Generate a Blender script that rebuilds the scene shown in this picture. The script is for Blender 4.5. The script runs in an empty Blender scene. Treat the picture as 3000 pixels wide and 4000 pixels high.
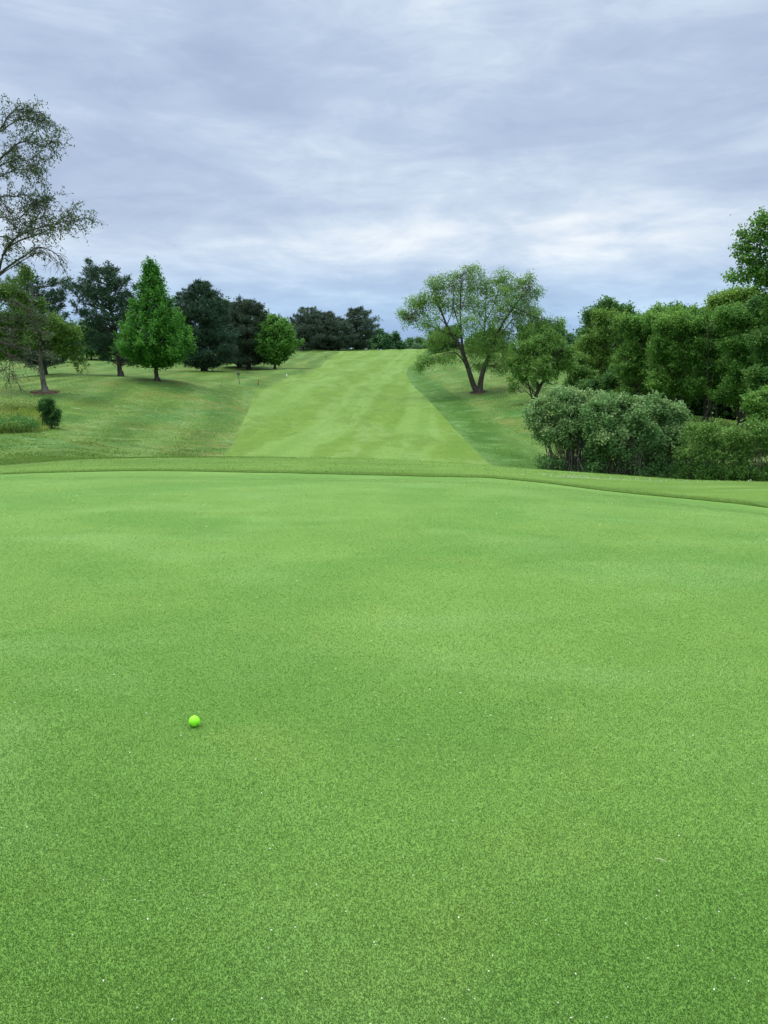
import bpy, math
import numpy as np
from math import radians as R
rng = np.random.default_rng(7)
scene = bpy.context.scene
COL = scene.collection

# ------------------------------------------------------------------ camera
PITCH = R(10.6); CH = 1.35; F = 3000.0
cp, sp = math.cos(PITCH), math.sin(PITCH)
cam = bpy.data.cameras.new('camera'); camo = bpy.data.objects.new('camera', cam)
COL.objects.link(camo); scene.camera = camo
cam.sensor_fit = 'HORIZONTAL'; cam.sensor_width = 36; cam.lens = 36
cam.clip_start = 0.05; cam.clip_end = 9000
camo.location = (0, 0, CH); camo.rotation_euler = (R(90) - PITCH, 0, 0)

def slope(py):
    v = (2000 - py) / F
    return (-sp + v * cp) / (cp + v * sp)
def aof(px, py):
    v = (2000 - py) / F
    return (px - 1500) / F / (cp + v * sp)
def P(px, py, Y):
    """point measured in the photo, at its own distance Y (metres ahead)"""
    return np.array([aof(px, py) * Y, Y, CH + Y * slope(py)])

# ------------------------------------------------------------------ terrain
def pchip(x, y):
    x = np.array(x, float); y = np.array(y, float)
    h = np.diff(x); d = np.diff(y) / h
    m = np.zeros(len(x)); m[0] = d[0]; m[-1] = d[-1]
    for i in range(1, len(x) - 1):
        if d[i-1] * d[i] > 0:
            w1 = 2*h[i] + h[i-1]; w2 = h[i] + 2*h[i-1]
            m[i] = (w1 + w2) / (w1/d[i-1] + w2/d[i])
    def f(q):
        q = np.clip(q, x[0], x[-1])
        i = np.clip(np.searchsorted(x, q) - 1, 0, len(x) - 2)
        t = (q - x[i]) / h[i]
        return ((1+2*t)*(1-t)**2*y[i] + t*(1-t)**2*h[i]*m[i] + t*t*(3-2*t)*y[i+1] + t*t*(t-1)*h[i]*m[i+1])
    return f
# (distance, image row) pairs surveyed along a fan of headings
PROF = {
 -500: [(16,1870),(19,1845),(24,1800),(30,1740),(38,1660),(46,1580),(55,1520),(75,1480),(110,1440),(170,1400),(300,1400)],
 0:    [(16,1853),(19,1826),(24,1782),(30,1722),(36,1662),(42,1595),(50,1522),(66,1490),(92,1452),(150,1392),(260,1384)],
 250:  [(16,1847),(19.5,1806),(24,1784),(31,1722),(38,1650),(45,1572),(53,1515),(62,1485),(90,1450),(150,1391),(260,1384)],
 500:  [(16,1843),(20,1797),(28,1782),(36,1705),(45,1608),(53,1520),(59,1479),(66,1474),(80,1462),(100,1440),(150,1393),(260,1385)],
 900:  [(16,1847),(20,1793),(29,1790),(38,1725),(48,1622),(58,1535),(65,1497),(74,1485),(90,1455),(105,1443),(130,1420),(170,1393),(260,1376)],
 1100: [(16,1849),(20,1793),(32,1791),(42,1700),(55,1610),(67,1521),(85,1470),(105,1441),(140,1408),(180,1378),(205,1360),(225,1359),(300,1380)],
 1300: [(16,1853),(19.5,1796),(33,1798),(45,1682),(60,1580),(80,1490),(110,1435),(150,1398),(195,1369),(210,1367),(300,1382)],
 1600: [(15.8,1860),(19,1805),(33,1812),(45,1692),(60,1590),(80,1500),(110,1440),(150,1398),(195,1369),(212,1366),(300,1385)],
 1800: [(15.4,1864),(18.8,1814),(32,1825),(42,1730),(55,1620),(66,1540),(80,1470),(100,1420),(125,1380),(150,1362),(175,1356),(300,1385)],
 1900: [(15,1868),(18.5,1821),(32,1838),(40,1758),(50,1660),(60,1572),(67,1526),(80,1465),(100,1412),(125,1374),(150,1358),(175,1356),(300,1385)],
 2100: [(14.5,1886),(18,1836),(31,1864),(38,1790),(48,1662),(57,1556),(67,1505),(80,1455),(100,1412),(130,1382),(160,1373),(180,1373),(300,1390)],
 2400: [(14,1918),(17,1863),(28,1872),(33,1852),(42,1760),(50,1690),(60,1620),(75,1545),(100,1460),(150,1395),(200,1385),(300,1395)],
 2700: [(13,1950),(16.3,1884),(27,1892),(31,1876),(40,1770),(50,1675),(58,1632),(75,1560),(110,1460),(200,1400),(300,1400)],
 3000: [(12,1983),(15.5,1894),(25,1905),(29,1888),(40,1785),(50,1700),(60,1645),(80,1560),(150,1430),(300,1400)],
 3500: [(11,2020),(14.5,1915),(25,1930),(29,1905),(40,1800),(50,1720),(60,1660),(80,1570),(150,1440),(300,1400)],
}
TH = []; FN = []
for px in sorted(PROF):
    th = math.atan(aof(px, 1600)); c = math.cos(th)
    pr = PROF[px]; Ye = pr[0][0]; ze = CH + Ye * slope(pr[0][1])
    r = [0.05, 2.0]; z = [0, 0.0]
    for k in (0.35, 0.55, 0.78):
        r.append(Ye * k / c); z.append(ze * ((k*Ye-2)/(Ye-2)) ** 1.9 if k*Ye > 2 else 0)
    for Y, py in pr:
        r.append(Y / c); z.append(CH + Y * slope(py))
    r += [600, 5000]; z += [2.0, 2.0]
    TH.append(th); FN.append(pchip(np.log(r), z))
TH = np.array(TH)
r0 = [0.05, 6, 16, 30, 60, 150, 600, 5000]; z0 = [0, 0, -.6, -1.5, -.5, 1, 2, 2]
FB = pchip(np.log(r0), z0)
def gz(X, Y):
    X = np.atleast_1d(np.asarray(X, float)); Y = np.atleast_1d(np.asarray(Y, float))
    th = np.arctan2(X, Y); lr = np.log(np.maximum(np.hypot(X, Y), .05))
    V = np.stack([f(lr) for f in FN])
    t = np.clip(th, TH[0], TH[-1])
    i = np.clip(np.searchsorted(TH, t) - 1, 0, len(TH) - 2)
    h = TH[i+1] - TH[i]; u = (t - TH[i]) / h
    im = np.maximum(i-1, 0); ip = np.minimum(i+2, len(TH)-1)
    k = np.arange(len(t))
    y0, y1 = V[i, k], V[i+1, k]
    m0 = np.where(i > 0, (y1 - V[im, k]) / np.maximum(TH[i+1] - TH[im], 1e-6), (y1-y0)/h) * h
    m1 = np.where(i+2 < len(TH), (V[ip, k] - y0) / np.maximum(TH[ip] - TH[i], 1e-6), (y1-y0)/h) * h
    z = (1+2*u)*(1-u)**2*y0 + u*(1-u)**2*m0 + u*u*(3-2*u)*y1 + u*u*(u-1)*m1
    out = np.clip((np.abs(th) - R(34)) / R(50), 0, 1); out = out*out*(3-2*out)
    z = z * (1-out) + FB(lr) * out
    rr = np.exp(lr)
    am = np.clip((rr - 18) / 30, 0, 1) * .07 + np.clip((rr-60)/80, 0, 1) * .10
    z = z + am * (np.sin(X*.31 + 1.3) * np.sin(Y*.23+.4) + .6*np.sin(X*.83+Y*.37) * np.sin(Y*.61-X*.2) + .5*np.sin(X*.11-Y*.17))
    return z
def g1(x, y): return float(gz(x, y)[0])
def hit(px, py, ymin=2.0):
    Ys = np.exp(np.linspace(math.log(ymin), math.log(400), 1500))
    a = aof(px, py); s = slope(py)
    d = gz(a*Ys, Ys) - (CH + s*Ys)
    w = np.where(d > 0)[0]
    if len(w) == 0: return None
    Y = Ys[w[0]]; return (a*Y, Y)

# ------------------------------------------------------------------ node helpers
def new_mat(name):
    m = bpy.data.materials.new(name); m.use_nodes = True
    nt = m.node_tree; nt.nodes.clear()
    out = nt.nodes.new('ShaderNodeOutputMaterial')
    return m, nt, out
class NG:
    def __init__(s, nt): s.nt = nt
    def n(s, t, **kw):
        x = s.nt.nodes.new(t)
        for k, v in kw.items(): setattr(x, k, v)
        return x
    def l(s, a, b): s.nt.links.new(a, b)
    def pos(s): return s.n('ShaderNodeNewGeometry').outputs['Position']
    def mapp(s, v, scale=(1,1,1), rot=(0,0,0), loc=(0,0,0)):
        m = s.n('ShaderNodeMapping'); s.l(v, m.inputs[0])
        m.inputs['Scale'].default_value = scale; m.inputs['Rotation'].default_value = rot; m.inputs['Location'].default_value = loc
        return m.outputs[0]
    def noise(s, v, scale, detail=4, rough=.5, dist=0):
        x = s.n('ShaderNodeTexNoise'); s.l(v, x.inputs['Vector'])
        x.inputs['Scale'].default_value = scale; x.inputs['Detail'].default_value = detail
        x.inputs['Roughness'].default_value = rough; x.inputs['Distortion'].default_value = dist
        return x.outputs['Fac']
    def math(s, op, a, b=None, c=None, clamp=False):
        x = s.n('ShaderNodeMath', operation=op, use_clamp=clamp)
        for i, v in enumerate((a, b, c)):
            if v is None: continue
            if isinstance(v, (int, float)): x.inputs[i].default_value = v
            else: s.l(v, x.inputs[i])
        return x.outputs[0]
    def rng(s, v, a, b, c=0., d=1.):
        x = s.n('ShaderNodeMapRange'); x.interpolation_type = 'SMOOTHSTEP'; s.l(v, x.inputs[0])
        for i, q in enumerate((a, b, c, d)): x.inputs[i+1].default_value = q
        return x.outputs[0]
    def mix(s, f, a, b, mode='MIX'):
        x = s.n('ShaderNodeMix', data_type='RGBA', blend_type=mode)
        for i, v in ((0, f), (6, a), (7, b)):
            if isinstance(v, (int, float)): x.inputs[i].default_value = v
            elif isinstance(v, tuple): x.inputs[i].default_value = (*v, 1)
            else: s.l(v, x.inputs[i])
        return x.outputs[2]
    def ramp(s, v, stops):
        x = s.n('ShaderNodeValToRGB'); s.l(v, x.inputs[0]); e = x.color_ramp.elements
        while len(e) < len(stops): e.new(.5)
        for q, (p_, c) in zip(e, stops):
            q.position = p_; q.color = (*c, 1) if isinstance(c, tuple) else (c, c, c, 1)
        return x.outputs[0]
    def bump(s, h, strength, dist):
        b = s.n('ShaderNodeBump'); b.inputs['Strength'].default_value = strength; b.inputs['Distance'].default_value = dist
        s.l(h, b.inputs['Height']); return b.outputs[0]
    def principled(s, out, col, rough=.8, spec=.2, normal=None, **kw):
        b = s.n('ShaderNodeBsdfPrincipled')
        if isinstance(col, tuple): b.inputs['Base Color'].default_value = (*col, 1)
        else: s.l(col, b.inputs['Base Color'])
        b.inputs['Roughness'].default_value = rough; b.inputs['Specular IOR Level'].default_value = spec
        for k, v in kw.items(): b.inputs[k.replace('_', ' ')].default_value = v
        if normal is not None: s.l(normal, b.inputs['Normal'])
        if out is not None: s.l(b.outputs[0], out.inputs[0])
        return b

def leaf_mat(name, c1, c2, c3=None, trans=.3, rough=.55, spec=.25):
    m, nt, out = new_mat(name); g = NG(nt)
    at = g.n('ShaderNodeAttribute', attribute_name='tint')
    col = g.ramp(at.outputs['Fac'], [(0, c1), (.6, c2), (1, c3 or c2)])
    b = g.principled(None, col, rough, spec)
    t = g.n('ShaderNodeBsdfTranslucent')
    hs = g.n('ShaderNodeHueSaturation'); hs.inputs['Value'].default_value = 1.25; hs.inputs['Hue'].default_value = .49
    g.l(col, hs.inputs['Color']); g.l(hs.outputs[0], t.inputs[0])
    mx = g.n('ShaderNodeMixShader'); mx.inputs[0].default_value = trans
    g.l(b.outputs[0], mx.inputs[1]); g.l(t.outputs[0], mx.inputs[2]); g.l(mx.outputs[0], out.inputs[0])
    return m
def bark_mat(name, c1, c2, sc=1.):
    m, nt, out = new_mat(name); g = NG(nt)
    v = g.n('ShaderNodeTexCoord').outputs['Object']
    v = g.mapp(v, (1, 1, .25))
    n = g.noise(v, 14*sc, 6, .65); n2 = g.noise(v, 2.2*sc, 3)
    col = g.mix(g.rng(n, .35, .65), c1, c2)
    col = g.mix(g.rng(n2, .5, .7, 0, .5), col, tuple(x*1.25+.01 for x in c2))
    g.principled(out, col, .9, .15, g.bump(n, .8, .03))
    return m

# ------------------------------------------------------------------ ground materials
def grass_mat(name, dark, mid, light, fine, stripes=None, patches=None, bumpd=.01, streak=None, fine_amt=.5):
    m, nt, out = new_mat(name); g = NG(nt); p = g.pos()
    n1 = g.noise(g.mapp(p, (1, 1, .2)), .35, 5, .6, .4)
    n2 = g.noise(p, 2.3, 5, .65)
    n3 = g.noise(p, fine, 3, .7)
    f = g.math('ADD', g.math('MULTIPLY', n1, .45), g.math('MULTIPLY', n2, .28))
    f = g.math('ADD', f, g.math('MULTIPLY', n3, .27))
    col = g.ramp(f, [(.34, dark), (.5, mid), (.66, light)])
    if stripes: col = stripes(g, p, col)
    if patches: col = patches(g, p, col)
    col = g.mix(g.rng(n3, .35, .65, fine_amt, 0), col, tuple(x*.45 for x in dark))
    h = g.math('ADD', n3, g.math('MULTIPLY', g.noise(p, fine*.3, 3), 1.2))
    g.principled(out, col, .85, .15, g.bump(h, .55, bumpd))
    return m

def green_patch(g, p, col):
    # darker, paler and yellower areas and fine pale specks of the putting surface
    a = g.noise(g.mapp(p, (.8, 1.0, 1), loc=(3.1, 1.7, 0)), .62, 3, .5, .3)
    col = g.mix(g.rng(a, .44, .60, 0, .5), col, (.105, .240, .040))
    e = g.noise(g.mapp(p, (.7, 1.3, 1), loc=(13, 6, 0)), .8, 4, .55, .4)
    col = g.mix(g.rng(e, .48, .70, 0, .32), col, (.235, .390, .120))
    b = g.noise(g.mapp(p, (1, 1, 1), loc=(9, 4, 0)), 1.6, 4, .6)
    col = g.mix(g.rng(b, .52, .70, 0, .3), col, (.215, .315, .070))
    c = g.noise(g.mapp(p, (1, 1, 1), loc=(1, 14, 0)), 38, 2, .6)
    col = g.mix(g.rng(c, .72, .80, 0, .35), col, (.34, .42, .22))
    return col
def dist_attr(g, nm): return g.n('ShaderNodeAttribute', attribute_name=nm).outputs['Fac']
def mow(g, p, col, period, light, dark, amt):
    """passes of the mower that follow the fairway edge"""
    w = g.noise(p, .12, 3); s = g.math('SINE', g.math('ADD', g.math('MULTIPLY', dist_attr(g, 'fdist'), 6.283/period), g.math('MULTIPLY', w, 4)))
    n = g.rng(g.noise(g.mapp(p, (1, 1, 1), loc=(3, 3, 3)), .3, 5, .7), .38, .6)
    col = g.mix(g.math('MULTIPLY', g.rng(s, .0, .8, 0, amt), n), col, light)
    return g.mix(g.math('MULTIPLY', g.rng(s, -.8, .0, amt, 0), n), col, dark)
def rough_patch(g, p, col):
    a = g.noise(g.mapp(p, (1, 1, 1)), .22, 6, .68, .3)
    col = g.mix(g.rng(a, .48, .62, 0, .75), col, (.165, .180, .035))
    b = g.noise(g.mapp(p, (1, 1, 1), loc=(7, 3, 0)), .26, 6, .68, .3)
    col = g.mix(g.rng(b, .50, .62, 0, .75), col, (.055, .165, .030))
    col = mow(g, p, col, 3.6, (.19, .28, .08), (.045, .10, .010), .52)
    c = g.noise(g.mapp(p, (1, 1, 1), loc=(2, 8, 0)), 1.0, 8, .78, .3)
    col = g.mix(g.rng(c, .54, .68, 0, .65), col, (.27, .36, .15))
    d = g.noise(g.mapp(p, (1, 1, 1), loc=(22, 8, 0)), 1.6, 7, .75, .3)
    return g.mix(g.rng(d, .50, .66, 0, .6), col, (.045, .095, .010))
def apron_patch(g, p, c):
    c = g.mix(g.rng(g.noise(g.mapp(p,(.25,2.2,1)),.8,4,.6),.48,.62,0,.7), c, (.10,.19,.022))
    c = g.mix(g.rng(g.noise(g.mapp(p,(.3,2.5,1), loc=(5,5,5)),1.6,5,.65),.5,.66,0,.5), c, (.24,.36,.09))
    w = g.math('ADD', dist_attr(g, 'gdist'), g.math('MULTIPLY', g.noise(p, 3., 3), .12))
    return g.mix(g.rng(w, .55, .75, .6, 0), c, (.085, .165, .020))
def fair_stripe(g, p, col):
    mp = g.mapp(p, (1, 1, 1), rot=(0, 0, R(4)))
    sx = g.n('ShaderNodeSeparateXYZ'); g.l(mp, sx.inputs[0])
    wob = g.noise(p, .05, 2)
    s = g.math('SINE', g.math('ADD', g.math('MULTIPLY', sx.outputs[0], 1.15), g.math('MULTIPLY', wob, 6)))
    col = g.mix(g.rng(s, -.4, .4, 0, .62), col, (.190, .312, .072))
    s3 = g.math('SINE', g.math('ADD', g.math('MULTIPLY', sx.outputs[0], 3.1), g.math('MULTIPLY', wob, 9)))
    col = g.mix(g.rng(s3, -.2, .8, 0, .28), col, (.095, .19, .020))
    a = g.noise(g.mapp(p, (1., .28, 1), loc=(5, 5, 0)), .36, 7, .72, .3)
    col = g.mix(g.rng(a, .50, .62, 0, .6), col, (.205, .31, .088))
    b = g.noise(g.mapp(p, (1., .3, 1), loc=(15, 2, 0)), .5, 7, .74, .3)
    col = g.mix(g.rng(b, .50, .62, 0, .65), col, (.105, .18, .020))
    e = g.noise(g.mapp(p, (1, .6, 1), loc=(3, 22, 0)), .12, 4, .6, .3)
    col = g.mix(g.rng(e, .50, .66, 0, .25), col, (.105, .195, .022))
    d = g.noise(g.mapp(p, (1, 1, 1), loc=(31, 2, 0)), 2.2, 7, .78, .2)
    return g.mix(g.rng(d, .48, .66, 0, .5), col, (.09, .17, .016))
def cut_patch(g, p, col):
    w = g.math('ADD', dist_attr(g, 'fdist'), g.math('MULTIPLY', g.math('SUBTRACT', g.noise(p, .25, 5, .6), .5), 3.))
    col = g.mix(g.rng(w, 1.6, 3.2, 0, .75), col, (.125, .215, .045))
    col = mow(g, p, col, 5.5, (.16, .27, .085), (.040, .105, .010), .45)
    a = g.noise(g.mapp(p, (1, 1, 1), loc=(2, 2, 0)), .5, 7, .72, .3)
    col = g.mix(g.rng(a, .50, .64, 0, .5), col, (.15, .28, .08))
    d = g.noise(g.mapp(p, (1, 1, 1), loc=(31, 2, 0)), 1.8, 7, .75, .3)
    return g.mix(g.rng(d, .50, .66, 0, .55), col, (.04, .095, .008))

M = {}
M['green'] = grass_mat('putting_green_turf', (.126,.244,.042), (.160,.292,.056), (.198,.342,.080), 120, patches=green_patch, bumpd=.006, fine_amt=.22)
M['apron'] = grass_mat('apron_turf', (.104,.198,.026), (.134,.244,.036), (.178,.298,.056), 45, patches=apron_patch, bumpd=.02)
M['fair'] = grass_mat('fairway_turf', (.108,.190,.024), (.138,.234,.031), (.184,.290,.050), 9, stripes=fair_stripe, bumpd=.03, fine_amt=.3)
M['cut'] = grass_mat('first_cut_turf', (.040,.108,.010), (.060,.145,.015), (.088,.185,.024), 9, patches=cut_patch, bumpd=.05, fine_amt=.35)
M['rough'] = grass_mat('rough_turf', (.066,.132,.016), (.098,.182,.024), (.145,.240,.042), 8, patches=rough_patch, bumpd=.06, fine_amt=.45)
M['collar'] = grass_mat('collar_edge', (.07,.13,.018), (.085,.15,.022), (.10,.18,.03), 90)

# ------------------------------------------------------------------ zone outlines (world XY)
def smooth(pts, n=6):
    pts = np.array(pts, float); out = []
    N = len(pts)
    for i in range(N - 1):
        p0 = pts[max(i-1, 0)]; p1 = pts[i]; p2 = pts[i+1]; p3 = pts[min(i+2, N-1)]
        for t in np.linspace(0, 1, n, endpoint=False):
            out.append(.5*((2*p1) + (-p0+p2)*t + (2*p0-5*p1+4*p2-p3)*t*t + (-p0+3*p1-3*p2+p3)*t**3))
    out.append(pts[-1]); return np.array(out)
ge = [(0,1854,16.05),(350,1845,16.2),(700,1844,16.25),(1000,1850,16.1),(1300,1856,16),(1600,1862,15.8),(1900,1872,15.1),(2200,1899,14.4),(2531,1930,13.5),(2800,1961,12.7),(3000,1983,12)]
GE = [(aof(px,py)*Y, Y) for px,py,Y in ge]
green_poly = smooth([(-13,-2),(-13.5,6),(-12.3,12.5),(-10,15.3)] + GE + [(7.6,8),(8,3),(7.2,-2)], 5)
green_poly = np.vstack([green_poly, [(5,-5),(-8,-6)]])
ae = [(-300,21.5),(0,19.6),(350,20.6),(700,21.5),(1000,22.2),(1300,22.3),(1600,22),(1900,21.5),(2200,21),(2531,20.5),(2800,20),(3000,19.5)]
AE = [(aof(px,1800)*Y, Y) for px,Y in ae]
apron_poly = smooth([(-22,-4),(-22,8),(-18,17)] + AE + [(13,16),(14,8),(13,-4)], 5)
apron_poly = np.vstack([apron_poly, [(9,-9),(-14,-9)]])
def H(l, ymin=24): 
    o = []
    for px, py in l:
        h = hit(px, py, ymin)
        if h is None: h = (aof(px,py)*215, 215)
        o.append(h)
    return o
fl = H([(854,1797),(922,1714),(951,1646),(975,1593),(989,1545),(1009,1524),(1060,1510),(1124,1475),(1165,1462),(1211,1455),(1298,1395),(1325,1377)])
fr = H([(1938,1848),(1892,1797),(1816,1718),(1740,1636),(1638,1530),(1600,1488),(1588,1462),(1597,1432),(1625,1410),(1640,1388)])
L0 = [(fl[0][0]*.62, 21.2)]; R0 = [(fr[0][0]*.62, 21.2)]
far_l = [(aof(1350,1370)*235, 235)]; far_r = [(aof(1700,1370)*235, 235)]
fair_poly = np.vstack([smooth(L0 + fl + far_l, 6), smooth(far_r + fr[::-1] + R0, 6)])
cr = H([(2290,1868),(2220,1825),(2090,1745),(1960,1660),(1850,1590),(1755,1530),(1690,1485),(1650,1455),(1660,1425),(1700,1402)])
cut_poly = np.vstack([smooth([(fr[0][0]*.55,21)] + fr + far_r, 6)[::1], smooth([(far_r[0][0]+2, 235)] + cr[::-1] + [(cr[0][0]*.8, 23)], 6)])
def sdf(poly, X, Y):
    """signed distance, negative inside"""
    poly = np.asarray(poly); d2 = np.full(X.shape, 1e18); ins = np.zeros(X.shape, bool)
    for a, b in zip(poly, np.roll(poly, -1, 0)):
        e = b - a; L = e @ e
        if L < 1e-10: continue
        t = np.clip(((X-a[0])*e[0] + (Y-a[1])*e[1]) / L, 0, 1)
        d2 = np.minimum(d2, (X-a[0]-t*e[0])**2 + (Y-a[1]-t*e[1])**2)
        c = ((a[1] > Y) != (b[1] > Y))
        if abs(e[1]) > 1e-12:
            ins ^= c & (X < a[0] + (Y-a[1]) * e[0] / e[1])
    return np.where(ins, -1, 1) * np.sqrt(d2)

# ------------------------------------------------------------------ mesh helpers
def mesh_np(name, V, Fc, mat, parent=None, tint=None, smooth_=False):
    V = np.asarray(V, np.float32); Fc = np.asarray(Fc, np.int32)
    me = bpy.data.meshes.new(name); k = Fc.shape[1]
    me.vertices.add(len(V)); me.vertices.foreach_set('co', V.ravel())
    me.loops.add(Fc.size); me.loops.foreach_set('vertex_index', Fc.ravel())
    me.polygons.add(len(Fc)); me.polygons.foreach_set('loop_start', np.arange(0, Fc.size, k, dtype=np.int32))
    if smooth_: me.polygons.foreach_set('use_smooth', np.ones(len(Fc), bool))
    if tint is not None:
        a = me.attributes.new('tint', 'FLOAT', 'FACE'); a.data.foreach_set('value', np.asarray(tint, np.float32))
    me.update(calc_edges=True); me.validate()
    me.materials.append(mat)
    o = bpy.data.objects.new(name, me); COL.objects.link(o)
    if parent is not None: o.parent = parent
    return o
def tag(o, label=None, cat=None, group=None, kind=None):
    if label: o['label'] = label
    if cat: o['category'] = cat
    if group: o['group'] = group
    if kind: o['kind'] = kind
    return o
def empty(name, loc, label, cat, group=None):
    o = bpy.data.objects.new(name, None); COL.objects.link(o); o.location = tuple(map(float, loc))
    o.empty_display_size = .3
    return tag(o, label, cat, group)
def compact(V, T):
    u, inv = np.unique(T, return_inverse=True)
    return V[u], inv.reshape(T.shape)

# terrain grid
ths = np.unique(np.concatenate([np.arange(-180, -34, 3.), np.arange(-34, 34, .13), np.arange(34, 180, 3.)]))
ths = np.radians(ths)
rs = np.exp(np.arange(math.log(.35), math.log(5000), .019))
TT, RR = np.meshgrid(ths, rs, indexing='ij')
X = (RR*np.sin(TT)); Y = (RR*np.cos(TT)); Z = gz(X.ravel(), Y.ravel()).reshape(X.shape)
nt_, nr_ = X.shape
VT = np.stack([X.ravel(), Y.ravel(), Z.ravel()], 1)
idx = np.arange(nt_*nr_).reshape(nt_, nr_)
i2 = np.roll(idx, -1, 0)
q = np.stack([idx[:, :-1], idx[:, 1:], i2[:, 1:], i2[:, :-1]], -1).reshape(-1, 4)
TRI = np.vstack([q[:, [0, 2, 1]], q[:, [0, 3, 2]]])
# centre disc
c0 = len(VT); VT = np.vstack([VT, [[0, 0, 0]]])
TRI = np.vstack([TRI, np.stack([np.full(nt_, c0), i2[:, 0], idx[:, 0]], 1)])

def split(V, T, d):
    """cut a triangle soup along d = 0; returns V, inside triangles, outside triangles, cut edges"""
    s = d < 0; c = s[T].sum(1)
    inn = T[c == 3]; out = T[c == 0]; mixed = T[(c > 0) & (c < 3)]
    V = list(map(tuple, V)); n0 = len(V); d = d; cache = {}; ii = []; oo = []; cuts = []
    def cut(a, b):
        k = (a, b) if a < b else (b, a)
        if k not in cache:
            t = d[a] / (d[a] - d[b]); t = min(max(t, 1e-4), 1-1e-4)
            V.append(tuple(V[a][j]*(1-t) + V[b][j]*t for j in range(3))); cache[k] = len(V) - 1
        return cache[k]
    for tri in mixed:
        a, b, c_ = map(int, tri)
        while True:
            if s[a] != s[b] and s[a] != s[c_]: break
            a, b, c_ = b, c_, a
        p, q_ = cut(a, b), cut(a, c_)
        A = (ii if s[a] else oo); B = (oo if s[a] else ii)
        A.append((a, p, q_)); B.append((p, b, c_)); B.append((p, c_, q_)); cuts.append((p, q_))
    V = np.array(V)
    return V, np.vstack([inn, np.array(ii).reshape(-1, 3)]).astype(int), np.vstack([out, np.array(oo).reshape(-1, 3)]).astype(int), cuts
V1, g_in, g_out, gcuts = split(VT, TRI, sdf(green_poly, VT[:, 0], VT[:, 1]))
V2, a_in, rest, _ = split(V1, g_out, sdf(apron_poly, V1[:, 0], V1[:, 1]))
dmax = sdf(fair_poly, V2[:, 0], V2[:, 1])
V3, f_in, rest, _ = split(V2, rest, dmax)
V4, c_in, rest, _ = split(V3, rest, sdf(cut_poly, V3[:, 0], V3[:, 1]))
def zone(name, V, T, mat, dz=0):
    v, t = compact(V, T); v = v.copy(); v[:, 2] += dz
    o = mesh_np(name, v, t, mat, smooth_=True)
    near = np.hypot(v[:, 0], v[:, 1]) < 320
    for nm, poly in (('fdist', fair_poly), ('gdist', green_poly)):
        d = np.full(len(v), 50.); d[near] = sdf(poly, v[near, 0], v[near, 1])
        a = o.data.attributes.new(nm, 'FLOAT', 'POINT'); a.data.foreach_set('value', d.astype(np.float32))
    return tag(o, kind='structure')
STEP = .011
zone('putting_green', V1, g_in, M['green'])
zone('apron', V2, a_in, M['apron'], STEP)
zone('fairway', V3, f_in, M['fair'], STEP)
zone('first_cut', V4, c_in, M['cut'], STEP)
zone('ground', V4, rest, M['rough'], STEP)
sv = []; sf = []
for a, b in gcuts:
    k = len(sv); pa, pb = V1[a], V1[b]
    sv += [pa - [0,0,.01], pb - [0,0,.01], pb + [0,0,STEP], pa + [0,0,STEP]]; sf.append((k, k+1, k+2, k+3))
tag(mesh_np('collar_edge', np.array(sv), sf, M['collar']), kind='structure')
def GZ(x, y): return gz(x, y) + STEP
def g2(x, y): return g1(x, y) + STEP

# ------------------------------------------------------------------ blades of grass
def blades(n, xy, z, h, w, lean=.5, tint=None, colour=None):
    """n triangular blades; returns V, F"""
    ang = rng.uniform(0, 2*np.pi, n); la = rng.uniform(0, 2*np.pi, n)
    hh = h * rng.uniform(.55, 1.25, n); ll = hh * rng.uniform(.1, 1, n) * lean
    wv = np.stack([np.cos(ang), np.sin(ang)], 1) * (w * rng.uniform(.6, 1.3, n))[:, None] / 2
    V = np.zeros((n, 3, 3))
    V[:, 0, :2] = xy - wv; V[:, 1, :2] = xy + wv
    V[:, 2, :2] = xy + np.stack([np.cos(la), np.sin(la)], 1) * ll[:, None]
    V[:, 0, 2] = V[:, 1, 2] = z - .002; V[:, 2, 2] = z + hh
    return V.reshape(-1, 3), np.arange(3*n).reshape(-1, 3)
def blade_obj(name, V, Fc, tint, mat, label=None):
    o = mesh_np(name, V, Fc, mat, tint=tint); tag(o, label, 'grass', kind='stuff'); return o
def blade_mat():
    m, nt, out = new_mat('putting_green_blades'); g = NG(nt)
    at = g.n('ShaderNodeAttribute', attribute_name='tint')
    col = g.ramp(at.outputs['Fac'], [(0, (.118,.236,.040)), (.6, (.180,.322,.070)), (1, (.30,.44,.17))])
    col = green_patch(g, g.pos(), col)
    b = g.principled(None, col, .55, .3); t = g.n('ShaderNodeBsdfTranslucent'); g.l(col, t.inputs[0])
    mx = g.n('ShaderNodeMixShader'); mx.inputs[0].default_value = .35
    g.l(b.outputs[0], mx.inputs[1]); g.l(t.outputs[0], mx.inputs[2]); g.l(mx.outputs[0], out.inputs[0])
    return m
M['blade'] = blade_mat()
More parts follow.
